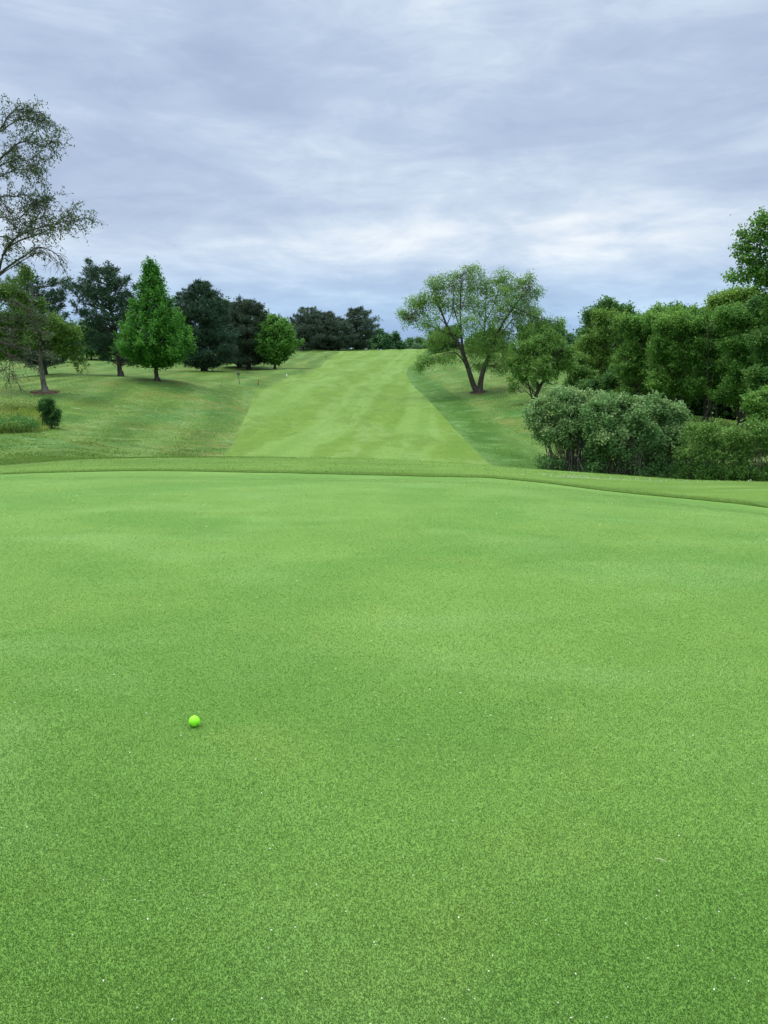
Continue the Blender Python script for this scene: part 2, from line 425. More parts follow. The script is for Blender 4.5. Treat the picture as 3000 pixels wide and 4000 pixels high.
# short blades over the putting surface: size grows and density falls with distance, so no border shows
NB = 1700000
yy = 1.05 * (17/1.05) ** rng.random(NB)
xx = (rng.uniform(-.58, .58, NB)) * (yy + .25)
ok = (sdf(green_poly, xx, yy) < -.03); xx, yy = xx[ok], yy[ok]; n = len(xx)
sz = .0025 + .00075*yy; hz = np.interp(yy, [1, 2.5, 5, 9, 16], [.0046, .0042, .0036, .0030, .0026])
zb = gz(xx, yy); an = rng.uniform(0, 2*np.pi, n); la = rng.uniform(0, 2*np.pi, n)
wv = np.stack([np.cos(an), np.sin(an)], 1) * (sz*.32*rng.uniform(.6, 1.3, n))[:, None]; hh = hz*rng.uniform(.55, 1.25, n)
V = np.zeros((n, 3, 3)); ctr = np.stack([xx, yy], 1)
V[:, 0, :2] = ctr - wv; V[:, 1, :2] = ctr + wv; V[:, 2, :2] = ctr + np.stack([np.cos(la), np.sin(la)], 1)*(sz*rng.uniform(.1, .95, n))[:, None]
V[:, 2, 2] = zb + hh; V[:, :2, 2] = zb[:, None] - .0005
tn = np.clip(rng.normal(.42, .2, n), 0, 1)
blade_obj('grass', V.reshape(-1, 3), np.arange(3*n).reshape(-1, 3), tn, M['blade'], 'short mown grass blades of the putting green')

# longer blades: collar lip, strip behind the apron on the left, crest
M['lawn_blade'] = leaf_mat('lawn_blades', (.105,.205,.030), (.165,.29,.05), (.28,.40,.12), trans=.35)
gp = smooth(GE, 30)
n = 16000; k = rng.integers(0, len(gp)-1, n); t = rng.random(n)[:, None]
pts = gp[k]*(1-t) + gp[k+1]*t
pts[:, 1] += rng.exponential(.25, n) + .01
va, fa = blades(n, pts, GZ(pts[:, 0], pts[:, 1]), .015, .011, .9)
n = 30000; px_ = rng.uniform(-250, 1150, n); Yb = np.interp(px_, [-250, 0, 350, 700, 1000, 1150], [21, 19.9, 20.8, 21.6, 22.2, 22.3])
Y_ = Yb + rng.exponential(1.0, n)*np.interp(px_, [-250, 400, 1150], [1.6, 1, .3])
pts2 = np.stack([(px_-1500)/F/1.0*Y_, Y_], 1)
vb, fb = blades(n, pts2, GZ(pts2[:, 0], pts2[:, 1]), .045, .02, .7)
n = 14000; px_ = rng.uniform(-200, 3300, n); Y_ = rng.uniform(16.2, 25, n)
pts3 = np.stack([(px_-1500)/F*Y_, Y_], 1); okk = sdf(green_poly, pts3[:, 0], pts3[:, 1]) > .05; pts3 = pts3[okk]
vc, fc = blades(len(pts3), pts3, GZ(pts3[:, 0], pts3[:, 1]), .022, .016, .7)
V = np.vstack([va, vb, vc]); Fc = np.arange(len(V)).reshape(-1, 3)
blade_obj('grass', V, Fc, rng.random(len(Fc)), M['lawn_blade'], 'longer grass fringe round the back of the putting green')

n = 150000; px_ = rng.uniform(-300, 3300, n); Y_ = 21 * (75/21.) ** rng.random(n); pts4 = np.stack([(px_-1500)/F*Y_, Y_], 1)
kk = (sdf(fair_poly, pts4[:, 0], pts4[:, 1]) > .1) & (sdf(apron_poly, pts4[:, 0], pts4[:, 1]) > .1); pts4 = pts4[kk]
kk = (np.sin(pts4[:, 0]*1.9 + 2*np.sin(pts4[:, 1]*.8)) * np.sin(pts4[:, 1]*1.3 + np.sin(pts4[:, 0]*.7)) + rng.normal(0, .5, len(pts4))) > .2; pts4 = pts4[kk]
vd, fd = blades(len(pts4), pts4, GZ(pts4[:, 0], pts4[:, 1]), .035, .05, 1.)
M['rough_blade'] = leaf_mat('rough_blades', (.085,.175,.020), (.13,.235,.032), (.23,.33,.09), trans=.3)
blade_obj('grass', vd, fd, np.clip(rng.normal(.4, .22, len(fd)), 0, 1), M['rough_blade'], 'tufts of uneven grass in the rough beside the fairway')

# ------------------------------------------------------------------ foliage builders
def unit(v): return v / np.maximum(np.linalg.norm(v, axis=-1, keepdims=True), 1e-9)
class Plant:
    def __init__(s): s.wv = []; s.wf = []; s.nw = 0; s.lv = []; s.lt = []
    def tube(s, pts, r0, r1, k=5, pw=1.):
        pts = np.asarray(pts, float); n = len(pts)
        d = unit(np.gradient(pts, axis=0)); ref = np.array([.31, .17, .93]) if abs(d[0][2]) < .8 else np.array([1., .2, .1])
        a = unit(np.cross(d, ref)); b = np.cross(d, a)
        r = (r0 + (r1-r0) * np.linspace(0, 1, n)**pw)[:, None, None]
        ph = np.linspace(0, 2*np.pi, k, endpoint=False)
        ring = a[:, None]*np.cos(ph)[None, :, None] + b[:, None]*np.sin(ph)[None, :, None]
        V = (pts[:, None] + ring*r).reshape(-1, 3)
        i = np.arange(n-1)[:, None]*k; j = np.arange(k)[None]; j2 = (j+1) % k
        f = np.stack([i+j, i+j2, i+k+j2, i+k+j], -1).reshape(-1, 4) + s.nw
        s.wv.append(V); s.wf.append(f); s.nw += len(V)
    def leaves(s, c, nrm, dr, L, W, tint):
        """rhombic leaves"""
        n = len(c); nrm = unit(nrm); dr = unit(dr - (dr*nrm).sum(1, keepdims=True)*nrm); sd = np.cross(nrm, dr)
        L = np.broadcast_to(L, n)[:, None]; W = np.broadcast_to(W, n)[:, None]
        V = np.stack([c, c + dr*L*.45 + sd*W*.5, c + dr*L, c + dr*L*.45 - sd*W*.5], 1)
        s.lv.append(V.reshape(-1, 3)); s.lt.append(np.clip(tint, 0, 1))
    def clump(s, c, n, sig, L, W, out=None, tint=.5, up=.6, droop=0., tv=.13):
        c = np.asarray(c); sig = np.asarray(sig) * np.ones(3)
        p = c + rng.normal(0, 1, (n, 3)) * sig
        nr = rng.normal(0, 1, (n, 3)) + np.array([0, 0, up]) + (0 if out is None else np.asarray(out)*.5)
        d = rng.normal(0, 1, (n, 3)) + np.array([0, 0, -droop])
        s.leaves(p, nr, d, L*rng.uniform(.6, 1.3, n), W*rng.uniform(.6, 1.3, n), tint + rng.normal(0, tv, n))
    def many(s, C, n, sig, L, W, O=None, tint=.5, up=.6, droop=0., tv=.13):
        """vectorised clumps: C (m,3), tint (m)"""
        m = len(C); C = np.repeat(C, n, 0); tint = np.repeat(np.broadcast_to(tint, m), n)
        p = C + rng.normal(0, 1, C.shape) * (np.asarray(sig)*np.ones(3))
        nr = rng.normal(0, 1, C.shape) + np.array([0, 0, up])
        if O is not None: nr += np.repeat(O, n, 0)*.6
        d = rng.normal(0, 1, C.shape) + np.array([0, 0, -droop])
        s.leaves(p, nr, d, L*rng.uniform(.6, 1.3, len(C)), W*rng.uniform(.6, 1.3, len(C)), tint + rng.normal(0, tv, len(C)))
    def needles(s, C, D, n, L, W, tint=.4, spread=.7, tv=.12):
        m = len(C); tint = np.repeat(np.broadcast_to(tint, m), n)
        D = unit(np.repeat(D, n, 0) + rng.normal(0, spread, (m*n, 3)))
        p = np.repeat(C, n, 0) + rng.normal(0, L*.25, (m*n, 3))
        s.leaves(p, rng.normal(0, 1, (m*n, 3)), D, L*rng.uniform(.6, 1.2, m*n), W*rng.uniform(.7, 1.2, m*n), tint + rng.normal(0, tv, m*n))
    def build(s, root, bark, leaf, wood_name='trunk', leaf_name='crown', lab=None):
        if s.wv:
            mesh_np(wood_name, np.vstack(s.wv), np.vstack(s.wf), bark, root, smooth_=True)
        if s.lv:
            V = np.vstack(s.lv); f = np.arange(len(V)).reshape(-1, 4)
            mesh_np(leaf_name, V, f, leaf, root, tint=np.concatenate(s.lt))
def curve(a, b, sag=0., n=6, wob=.04, bow=None):
    a = np.asarray(a, float); b = np.asarray(b, float); t = np.linspace(0, 1, n)[:, None]
    L = np.linalg.norm(b-a); p = a*(1-t) + b*t
    p[:, 2] += (np.sin(np.pi*t)*sag*L)[:, 0]
    if bow is not None: p += np.sin(np.pi*t)*np.asarray(bow)*L
    w = rng.normal(0, wob*L/ math.sqrt(n), p.shape); w[0] = 0; w[-1] = 0
    return p + w
def copy_plant(root, loc, rz, sc, label, group=None, name=None):
    r = root.copy(); COL.objects.link(r); r.location = tuple(map(float, loc)); r.rotation_euler = (0, 0, rz)
    r.scale = sc if isinstance(sc, tuple) else (sc, sc, sc); r['label'] = label
    if group: r['group'] = group
    for ch in list(root.children):
        c = ch.copy(); COL.objects.link(c); c.parent = r
    return r

M['bark'] = bark_mat('grey_brown_bark', (.035,.028,.022), (.12,.10,.085))
M['bark_pale'] = bark_mat('pale_grey_bark', (.07,.062,.05), (.20,.18,.15))
M['bark_pine'] = bark_mat('pine_bark', (.03,.024,.022), (.10,.082,.075))
M['maple'] = leaf_mat('maple_leaves', (.026,.115,.012), (.058,.225,.022), (.135,.34,.040))
M['round'] = leaf_mat('round_maple_leaves', (.045,.145,.018), (.090,.240,.032), (.15,.33,.05))
M['pine'] = leaf_mat('pine_needles', (.022,.055,.028), (.042,.096,.048), (.088,.155,.075), trans=.15)
M['pine_far'] = leaf_mat('far_pine_needles', (.058,.094,.062), (.088,.132,.086), (.13,.175,.105), trans=.15)  # distance haze is put into this paler needle colour
M['pine_grey'] = leaf_mat('grey_green_needles', (.032,.060,.034), (.060,.098,.052), (.10,.14,.07), trans=.15)
M['willow'] = leaf_mat('willow_leaves', (.100,.205,.035), (.175,.325,.060), (.28,.46,.12))
M['apple'] = leaf_mat('crab_apple_leaves', (.060,.150,.024), (.115,.245,.040), (.18,.33,.06))
M['near'] = leaf_mat('locust_leaves', (.055,.090,.040), (.095,.145,.065), (.14,.19,.09))
M['mid'] = leaf_mat('left_tree_leaves', (.045,.110,.014), (.090,.185,.024), (.15,.26,.04))
M['wood_a'] = leaf_mat('woodland_leaves', (.048,.140,.020), (.108,.255,.038), (.25,.42,.08))
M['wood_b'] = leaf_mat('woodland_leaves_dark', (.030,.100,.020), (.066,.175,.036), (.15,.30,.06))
M['wood_c'] = leaf_mat('woodland_leaves_olive', (.068,.150,.020), (.135,.260,.038), (.26,.41,.075))
M['lilac'] = leaf_mat('shrub_leaves', (.068,.165,.042), (.148,.285,.085), (.35,.48,.20))
M['sapling'] = leaf_mat('sapling_leaves', (.055,.145,.022), (.115,.245,.040), (.22,.38,.09))
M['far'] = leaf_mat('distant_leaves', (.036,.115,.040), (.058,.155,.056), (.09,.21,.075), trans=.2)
M['farlight'] = leaf_mat('distant_light_leaves', (.085,.195,.075), (.125,.245,.095), (.17,.30,.12), trans=.2)  # pale tone carries the haze of distance in the leaf colour
M['juniper'] = leaf_mat('dark_bush_leaves', (.022,.085,.018), (.042,.13,.028), (.085,.20,.04))

# ---- generic crown made of lobes
def lobes_crown(p, lobes, clumps, per, sig, L, W, trunk_pts, base_t, up=.6, droop=0., twig=True, limb_r=.05, base_light=.5, attach=None, shell=.45, tw_n=1.0, tvar=.16):
    """lobes: (x,y,z,rx,ry,rz) local metres; trunk_pts: polyline limbs start from"""
    tp = np.asarray(trunk_pts); vol = np.array([l[3]*l[5] for l in lobes]); vol = vol/vol.sum()
    for l, w in zip(lobes, vol):
        c = np.array(l[:3]); rad = np.array(l[3:]); n = max(4, int(clumps*w))
        # attach below the lobe on the trunk polyline
        cand = tp[tp[:, 2] < c[2] - .15*rad[2]]
        a = cand[np.argmin(np.linalg.norm((cand - c)*[1, 1, .6], axis=1))] if len(cand) else tp[len(tp)//2]
        lp = curve(a, c + rad*[0, 0, .2], .08, 7, .10); p.tube(lp, limb_r*(.6+.6*w*len(lobes)), limb_r*.3, 5)
        d = unit(rng.normal(0, 1, (n, 3))); d[:, 2] = np.where(d[:, 2] < -.35, -d[:, 2]*.6, d[:, 2]); d = unit(d)
        rr = (shell + (1-shell)*rng.random(n)**.6)
        ns = 7; sc_ = unit(rng.normal(0, 1, (ns, 3)) + [0, -.25, .25])*rng.uniform(.55, .85, (ns, 1)); sr = rng.uniform(.26, .46, ns); kk = rng.integers(0, ns, n)
        sub = sc_[kk] + d*(.45 + .55*rng.random(n)**.5)[:, None]*sr[kk][:, None]
        C = c + np.where((rng.random(n) < .8)[:, None], sub, d*rr[:, None]*.9)*rad
        t = base_light + rng.normal(0, tvar, n)*.6 + rng.normal(0, tvar, ns)[kk]*.8 + .22*d[:, 2]  # tint rises towards lobe tops: light from above put into the leaf colour
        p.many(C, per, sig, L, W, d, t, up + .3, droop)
        if twig:
            so_ = C[(d[:, 2] > -.1) & (rng.random(n) < .35)]; dd = unit((so_ - c)/rad + rng.normal(0, .35, so_.shape) + [0, 0, .25])
            for q_ in (.9, 1.8, 2.7): p.many(so_ + dd*q_*np.mean(sig), max(4, per//6), np.mean(sig)*.38, L*.95, W*.9, None, base_light + .28 + rng.normal(0, .08, len(so_)), up + .6, 0.)
            for q_ in C[rng.random(n) < tw_n]:
                s0 = lp[rng.integers(3, 7)]
                p.tube(curve(s0, q_, .05, 4, .12), limb_r*.28, .006, 3)
def px_lobes(spec, base, Y, depth=1.):
    out = []
    for px, py, rx, ry, *dy in spec:
        Yd = Y + (dy[0] if dy else 0); c = P(px, py, Yd) - base; s = Yd/F
        out.append((c[0], c[1], c[2], rx*s, max(rx, ry)*s*depth*.9, ry*s))
    return out
def base_at(px, Y, py=1500):
    x = aof(px, py)*Y; return np.array([x, Y, g2(x, Y)])

# ---------------------------------------------------------------- maple (cone shaped)
def profile_tree(p, prof, Hh, clumps, per, sig, L, W, trunk_r, trunk_h, base_light=.5, up=.5, lean=(0, 0), rough_=.18, zscale=1., tvar=.16):
    """prof: list of (height fraction, radius m)"""
    hs = np.array([a for a, b in prof])*Hh; rd = np.array([b for a, b in prof])
    top = np.array([lean[0], lean[1], Hh*.97]); tr = curve((0, 0, -.1), top, 0, 12, .015)
    p.tube(tr, trunk_r, trunk_r*.12, 8, .8)
    # spoke-like flared foot
    for a in np.linspace(0, 2*np.pi, 6)[:-1]:
        p.tube([(0, 0, .35), (math.cos(a)*trunk_r*1.2, math.sin(a)*trunk_r*1.2, .05), (math.cos(a)*trunk_r*1.7, math.sin(a)*trunk_r*1.7, -.1)], trunk_r*.5, trunk_r*.2, 5)
    hh = rng.uniform(hs[0], hs[-1], clumps*6); w = np.interp(hh, hs, rd); keep = rng.random(len(hh)) < (w+.15)/(rd.max()+.15)
    hh = hh[keep][:clumps]; n = len(hh); an = rng.uniform(0, 2*np.pi, n)
    rr = np.interp(hh, hs, rd); f = .35 + .65*rng.random(n)**.45
    bumpy = 1 + rough_*np.sin(an*3 + hh*2.1)*np.sin(an*5 - hh*3.7) + rough_*.6*rng.normal(0, 1, n)
    rr = rr*f*bumpy
    C = np.stack([np.cos(an)*rr + lean[0]*hh/Hh, np.sin(an)*rr + lean[1]*hh/Hh, hh], 1)
    O = np.stack([np.cos(an), np.sin(an), np.full(n, .5)], 1)
    t = base_light + rng.normal(0, tvar, n) + (f-.8)*.5  # inner leaves get a darker tint, painting the shade inside the crown
    p.many(C, per, sig, L, W, O, t, up, .3)
    # upswept shoots that break the outline
    m_ = f > .8; Cs = C[m_]; D_ = unit(O[m_]*[1, 1, 0] + [0, 0, 1.1] + rng.normal(0, .2, Cs.shape)); 
    for q_ in (.12, .26, .40): p.many(Cs + D_*q_*(.8 + 2.2*sig), 7, sig*.42, L*.9, W*.9, None, t[m_] + .12, up, 0)
    for c in C[::3]:
        hz = max(trunk_h*.9, c[2] - .55*math.hypot(c[0], c[1])); k = min(hz/Hh, .95)
        s0 = np.array([lean[0]*k, lean[1]*k, hz]); p.tube(curve(s0, c, .06, 4, .06), trunk_r*.22, .008, 3)

def place_maple():
    Y = 58; b = base_at(615, Y); s = Y/F; Hh = (P(615, 1025, Y) - b)[2]
    r = empty('maple_tree', b, 'bright green pyramid shaped maple standing on the mound between two dark pines', 'tree')
    p = Plant()
    zf = lambda py: (1480-py)/465.
    prof = [(zf(1425), 25*s), (zf(1408), 80*s), (zf(1370), 122*s), (zf(1325), 128*s), (zf(1270), 108*s), (zf(1210), 78*s), (zf(1150), 54*s), (zf(1100), 34*s), (zf(1055), 20*s), (1.0, 6*s)]
    profile_tree(p, prof, Hh, 1000, 44, .14, .14, .11, .17, 1.0, .50, .8, rough_=.15, tvar=.2)
    p.build(r, M['bark'], M['maple'])
place_maple()

def place_round():
    Y = 105; b = base_at(1075, Y); s = Y/F; Hh = (P(1078, 1243, Y) - b)[2]
    r = empty('maple_tree', b, 'small round yellow green maple at the end of the left pine row', 'tree')
    p = Plant(); zf = lambda py: (1440-py)/197.
    prof = [(zf(1412), 12*s), (zf(1400), 38*s), (zf(1370), 62*s), (zf(1330), 70*s), (zf(1290), 58*s), (zf(1262), 40*s), (1, 14*s)]
    profile_tree(p, prof, Hh, 420, 32, .22, .28, .22, .2, 1.2, .55, .5, lean=(.25, 0), rough_=.24)
    p.build(r, M['bark'], M['round'])
place_round()

# ---------------------------------------------------------------- pines
def pine(px, base_py, top_py, Y, prof, label, mat='pine', dens=1., trunk_w=.22, sc=1., upturn=.25, gap=0., lean=0., cat='tree', whorl=None, tuft=.26, asym=0., name='pine_tree', group=None):
    """prof: (row, half width px)"""
    b = base_at(px, Y); s = Y/F; Hh = (P(px, top_py, Y) - b)[2]; g = b[2]
    r = empty(name, b, label, cat, group)
    p = Plant(); rows = [(P(px, a, Y)[2] - g, w*s) for a, w in prof]; rows.sort()
    hs = np.array([a for a, w in rows]); rd = np.array([w for a, w in rows])
    tr = curve((0, 0, -.15), (lean, 0, Hh*.96), 0, 14, .012); p.tube(tr, trunk_w, .03, 8, .9)
    p.tube([(0, 0, .5), (0, 0, -.1)], trunk_w*1.0, trunk_w*1.45, 8)
    h = hs[0]; C = []; D = []; Tn = []
    step = whorl or .42
    while h < Hh*.985:
        Rh = np.interp(h, hs, rd); nb = max(3, int(rng.integers(4, 8)*min(1, .5+Rh)))
        a0 = rng.uniform(0, 6.28)
        for k in range(nb):
            if rng.random() < gap: continue
            an = a0 + k*2*np.pi/nb + rng.normal(0, .25)
            Lb = Rh*rng.uniform(.62, 1.12)*(1 + asym*math.cos(an))
            st = np.array([lean*h/Hh, 0, h - .18*Lb]); en = np.array([math.cos(an)*Lb + st[0], math.sin(an)*Lb, h + upturn*Lb*rng.uniform(-.1, .8)])
            bp = curve(st, en, -.05, 6, .06); p.tube(bp, .02 + .022*Lb, .008, 4)
            nt2 = max(3, int(7*dens*Lb/.9)); t = .28 + .72*rng.random(nt2)**.75
            q_ = np.stack([np.interp(t, np.linspace(0, 1, 6), bp[:, j]) for j in range(3)], 1)
            side = np.array([-math.sin(an), math.cos(an), 0]); off = rng.normal(0, 1, nt2)*Lb*.24*(1.15-t*.5)
            q_ = q_ + side*off[:, None] + np.stack([0*t, 0*t, rng.normal(.05, .09, nt2)*Lb**.5], 1)
            C.append(q_); D.append(unit(np.array([math.cos(an), math.sin(an), .7]) + side*np.sign(off)[:, None]*.5))
            Tn.append(.42 + rng.normal(0, .13) + rng.normal(0, .08, nt2))
        h += step*rng.uniform(.7, 1.3)
    C = np.vstack(C); D = np.vstack(D); Tn = np.concatenate(Tn)
    p.needles(C, D, 15, tuft, tuft*.22, Tn, .75)
    p.build(r, M['bark_pine'], M[mat])
    return r
pine(178, 1470, 1062, 74, [(1410,95),(1370,130),(1320,110),(1270,105),(1220,120),(1170,125),(1120,118),(1085,95),(1062,55)], 'flat topped dark pine behind the leafy tree at the far left', gap=.15, dens=1.35, whorl=.72, trunk_w=.24, upturn=.15, tuft=.34)
pine(474, 1465, 1037, 72, [(1415,82),(1380,121),(1330,138),(1270,148),(1210,148),(1160,127),(1110,94),(1070,68),(1037,38)], 'open dark pine left of the bright green pyramid shaped maple', gap=.22, dens=1.3, whorl=.52, trunk_w=.24, upturn=.75, tuft=.32, lean=-.8, asym=-.12)
pine(800, 1455, 1096, 90, [(1425,85),(1395,132),(1340,132),(1270,122),(1210,105),(1160,73),(1120,46),(1096,15)], 'dense dark pointed conifer right of the bright green pyramid shaped maple', dens=1.5, whorl=.42, trunk_w=.33, upturn=.15, tuft=.32)
pine(726, 1440, 1135, 125, [(1400,30),(1250,48),(1160,30),(1135,10)], 'dark pine tip peeping out behind the dense pointed conifer', dens=1., whorl=.7, tuft=.35)
pine(938, 1443, 1180, 112, [(1412,72),(1385,102),(1330,98),(1270,84),(1220,66),(1180,36)], 'grey green pine, left trunk of the close pair beyond the pointed conifer', mat='pine_grey', dens=1.5, whorl=.5, trunk_w=.32, upturn=.3, tuft=.36, lean=-1.2)
pine(973, 1446, 1165, 106, [(1412,84),(1385,114),(1330,114),(1270,98),(1220,74),(1185,43),(1165,14)], 'grey green pine, right trunk of the close pair beyond the pointed conifer', mat='pine_grey', dens=1.5, whorl=.5, trunk_w=.30, upturn=.4, tuft=.36)
# far pines at the top of the rise
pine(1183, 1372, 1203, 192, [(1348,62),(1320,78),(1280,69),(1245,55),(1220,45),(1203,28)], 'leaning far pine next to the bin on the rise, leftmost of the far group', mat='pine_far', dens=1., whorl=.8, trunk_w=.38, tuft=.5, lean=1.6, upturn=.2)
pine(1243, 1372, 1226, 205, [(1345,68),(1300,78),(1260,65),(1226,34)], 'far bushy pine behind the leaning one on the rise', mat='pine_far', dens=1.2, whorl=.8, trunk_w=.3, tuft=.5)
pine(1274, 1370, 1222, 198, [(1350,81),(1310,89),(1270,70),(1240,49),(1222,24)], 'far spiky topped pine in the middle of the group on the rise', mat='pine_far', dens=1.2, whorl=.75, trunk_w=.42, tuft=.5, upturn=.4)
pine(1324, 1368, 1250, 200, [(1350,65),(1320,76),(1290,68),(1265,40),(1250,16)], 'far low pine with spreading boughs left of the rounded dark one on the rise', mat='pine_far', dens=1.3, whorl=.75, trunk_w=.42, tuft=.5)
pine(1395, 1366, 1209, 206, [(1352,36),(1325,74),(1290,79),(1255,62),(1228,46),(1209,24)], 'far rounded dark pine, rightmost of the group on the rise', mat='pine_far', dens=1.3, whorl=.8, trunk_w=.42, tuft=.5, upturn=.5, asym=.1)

# ---------------------------------------------------------------- leafy tree at far left (mulch ring)
def place_left_leafy():
    Y = 49; px = 174; b = base_at(px, Y); s = Y/F
    r = empty('shade_tree', b, 'leafy tree with thick grey trunk standing in a brown mulch ring', 'tree')
    p = Plant(); top = P(130, 1120, Y) - b
    tr = curve((0, 0, -.1), (-.3, 0, top[2]), 0, 14, .02); p.tube(tr, .19, .04, 9, .8); p.tube([(0,0,.4),(0,0,-.1)], .19, .27, 9)
    lb = px_lobes([(175,1340,110,60),(95,1290,105,65),(230,1290,75,55),(20,1330,70,70),(260,1370,50,45),(100,1220,80,50),(50,1150,60,50),(105,1075,35,38),(30,1390,60,35),(290,1330,30,40),(-60,1250,80,90)], b, Y)
    lobes_crown(p, lb, 640, 46, .16, .15, .085, tr, .5, up=.3, droop=.6, limb_r=.06, base_light=.45)
    # low hanging spray on the right
    for k in range(26):
        a = P(rng.uniform(225, 300), rng.uniform(1330, 1390), Y) - b; e = P(rng.uniform(285, 345), rng.uniform(1395, 1455), Y) - b
        c = curve(a, e, .12, 6, .05); p.tube(c, .012, .004, 3); p.many(c[2:], 7, .07, .13, .08, None, .6, .3, 1.)
    p.build(r, M['bark_pale'], M['mid'])
    return b
lb_ = place_left_leafy()

# ---------------------------------------------------------------- near sparse tree, trunk outside the frame on the left
def place_near():
    Y = 21; b = base_at(-330, Y, 1700)
    r = empty('locust_tree', b, 'tall sparse tree with thin branches arching into the sky at the left edge', 'tree')
    p = Plant()
    Q = lambda px, py, dy=0.: P(px, py, Y+dy) - b
    trunk = smooth([(0, 0, -.2), tuple(Q(-325, 1500)), tuple(Q(-300, 1200)), tuple(Q(-270, 900)), tuple(Q(-230, 650)), tuple(Q(-200, 420))], 6)
    p.tube(trunk, .26, .05, 9, .8)
    limbs = [
     ([(-300,1290,0),(-120,1180,.3),(-20,1090,.2),(5,1020,0),(18,985,0),(60,930,-.2),(115,903,-.3),(170,885,-.2),(240,868,0),(300,858,.3),(355,850,.4)], .05, 1.),
     ([(8,1000,0),(40,962,.1),(90,935,.2),(150,915,.4),(205,888,.5),(232,862,.6),(270,835,.7)], .03, 1.),
     ([(-200,1330,0),(-60,1130,.4),(0,1068,.3),(35,1040,.2),(75,1012,.1),(108,992,0),(135,970,0),(170,968,-.1),(210,985,-.2),(232,1010,-.2),(240,1035,-.2)], .042, .12),
     ([(-40,1110,.3),(20,1060,-.2),(70,1030,-.4),(120,1000,-.5),(165,985,-.6),(200,1010,-.7)], .02, .25),
     ([(-280,950,0),(-120,760,.2),(0,622,0),(25,600,0),(60,567,-.1),(92,554,-.1),(130,560,-.1),(165,575,-.2),(195,562,-.2)], .04, 1.),
     ([(-240,700,0),(-80,560,0),(0,505,.2),(30,455,.3),(60,432,.3),(95,428,.3),(128,436,.3)], .03, 1.),
     ([(-240,720,0),(-60,560,.5),(20,500,.5),(70,470,.6),(120,465,.5),(175,480,.5)], .028, 1.),
     ([(-270,900,0),(-100,720,-.3),(0,648,-.2),(40,632,-.2),(85,620,-.3),(130,650,-.3),(155,690,-.3)], .03, 1.),
     ([(-280,1000,0),(-120,840,.3),(0,770,.1),(55,768,.1),(100,762,.1),(140,800,.1)], .032, .9),
     ([(-280,1020,0),(-130,900,-.3),(0,800,-.4),(30,820,-.4),(60,850,-.3)], .025, .15),
     ([(-270,930,0),(-110,760,.5),(0,690,.6),(60,665,.6),(110,660,.5),(150,640,.5)], .028, 1.),
     ([(-290,1080,0),(-140,960,.1),(0,925,.2),(50,935,.2),(90,905,.1),(130,870,.1),(160,820,.1),(175,790,.1)], .028, 1.),
     ([(-290,1100,0),(-100,900,.4),(0,850,.5),(60,860,.4),(110,820,.4),(150,790,.3),(200,780,.3)], .025, 1.),
     ([(-320,1350,0),(-120,1270,.3),(0,1280,.2),(50,1292,0),(110,1285,0),(165,1300,0)], .03, .25),
     ([(-320,1400,0),(-120,1320,.3),(10,1340,.2),(60,1355,0),(120,1370,0),(190,1395,0)], .038, .30),
     ([(10,1340,.2),(30,1365,.1),(38,1400,0),(36,1450,0),(36,1492,0)], .018, .0),
     ([(36,1430,0),(20,1440,0),(5,1450,0)], .010, .0), ([(38,1440,0),(50,1460,0),(56,1485,0)], .008, .0),
     ([(-60,1330,.2),(40,1390,0),(90,1410,0),(120,1440,0)], .014, .05),
     ([(-100,1200,.2),(0,1170,.1),(50,1180,0),(100,1205,0),(118,1225,0)], .02, .35),
     ([(-100,1240,.2),(0,1255,.1),(60,1235,0),(120,1262,0),(180,1255,0)], .016, .25),
    ]
    for pts, r0, leafy in limbs:
        pl = smooth([tuple(Q(*q_)) for q_ in pts], 5); p.tube(pl, r0, .007, 5, .8)
        n = len(pl); L = np.linalg.norm(pl[-1]-pl[0])
        for k in range(int(9 + 8*L)):
            i = int(n*(.30 + .69*rng.random())); s0 = pl[min(i, n-1)]
            if aof(0, 1000)*Y - 1.5 > (s0 + b)[0]: continue
            ax = unit(pl[min(i+1, n-1)] - pl[max(i-1, 0)]); d = unit(ax + rng.normal(0, .75, 3) + [.1, 0, .15])
            ln = rng.uniform(.25, .85)*(.8 if leafy > .5 else .6); e = s0 + d*ln + [0, 0, -.28*ln]
            c = curve(s0, e, .14, 6, .10); p.tube(c, .0075, .003, 3)
            for kk in range(2):
                s1 = c[rng.integers(2, 5)]; e1 = s1 + unit(d + rng.normal(0, .8, 3))*ln*.45 + [0, 0, -.08]
                c1 = curve(s1, e1, .1, 4, .1); p.tube(c1, .005, .0025, 3)
                if rng.random() < leafy: p.many(c1[1:], 2, .03, .075, .030, None, rng.uniform(.2, .8), .3, 1.0)
            if rng.random() < leafy: p.many(c[2:], 3, .035, .075, .032, None, rng.uniform(.2, .8), .3, 1.0)
    p.build(r, M['bark'], M['near'])
place_near()

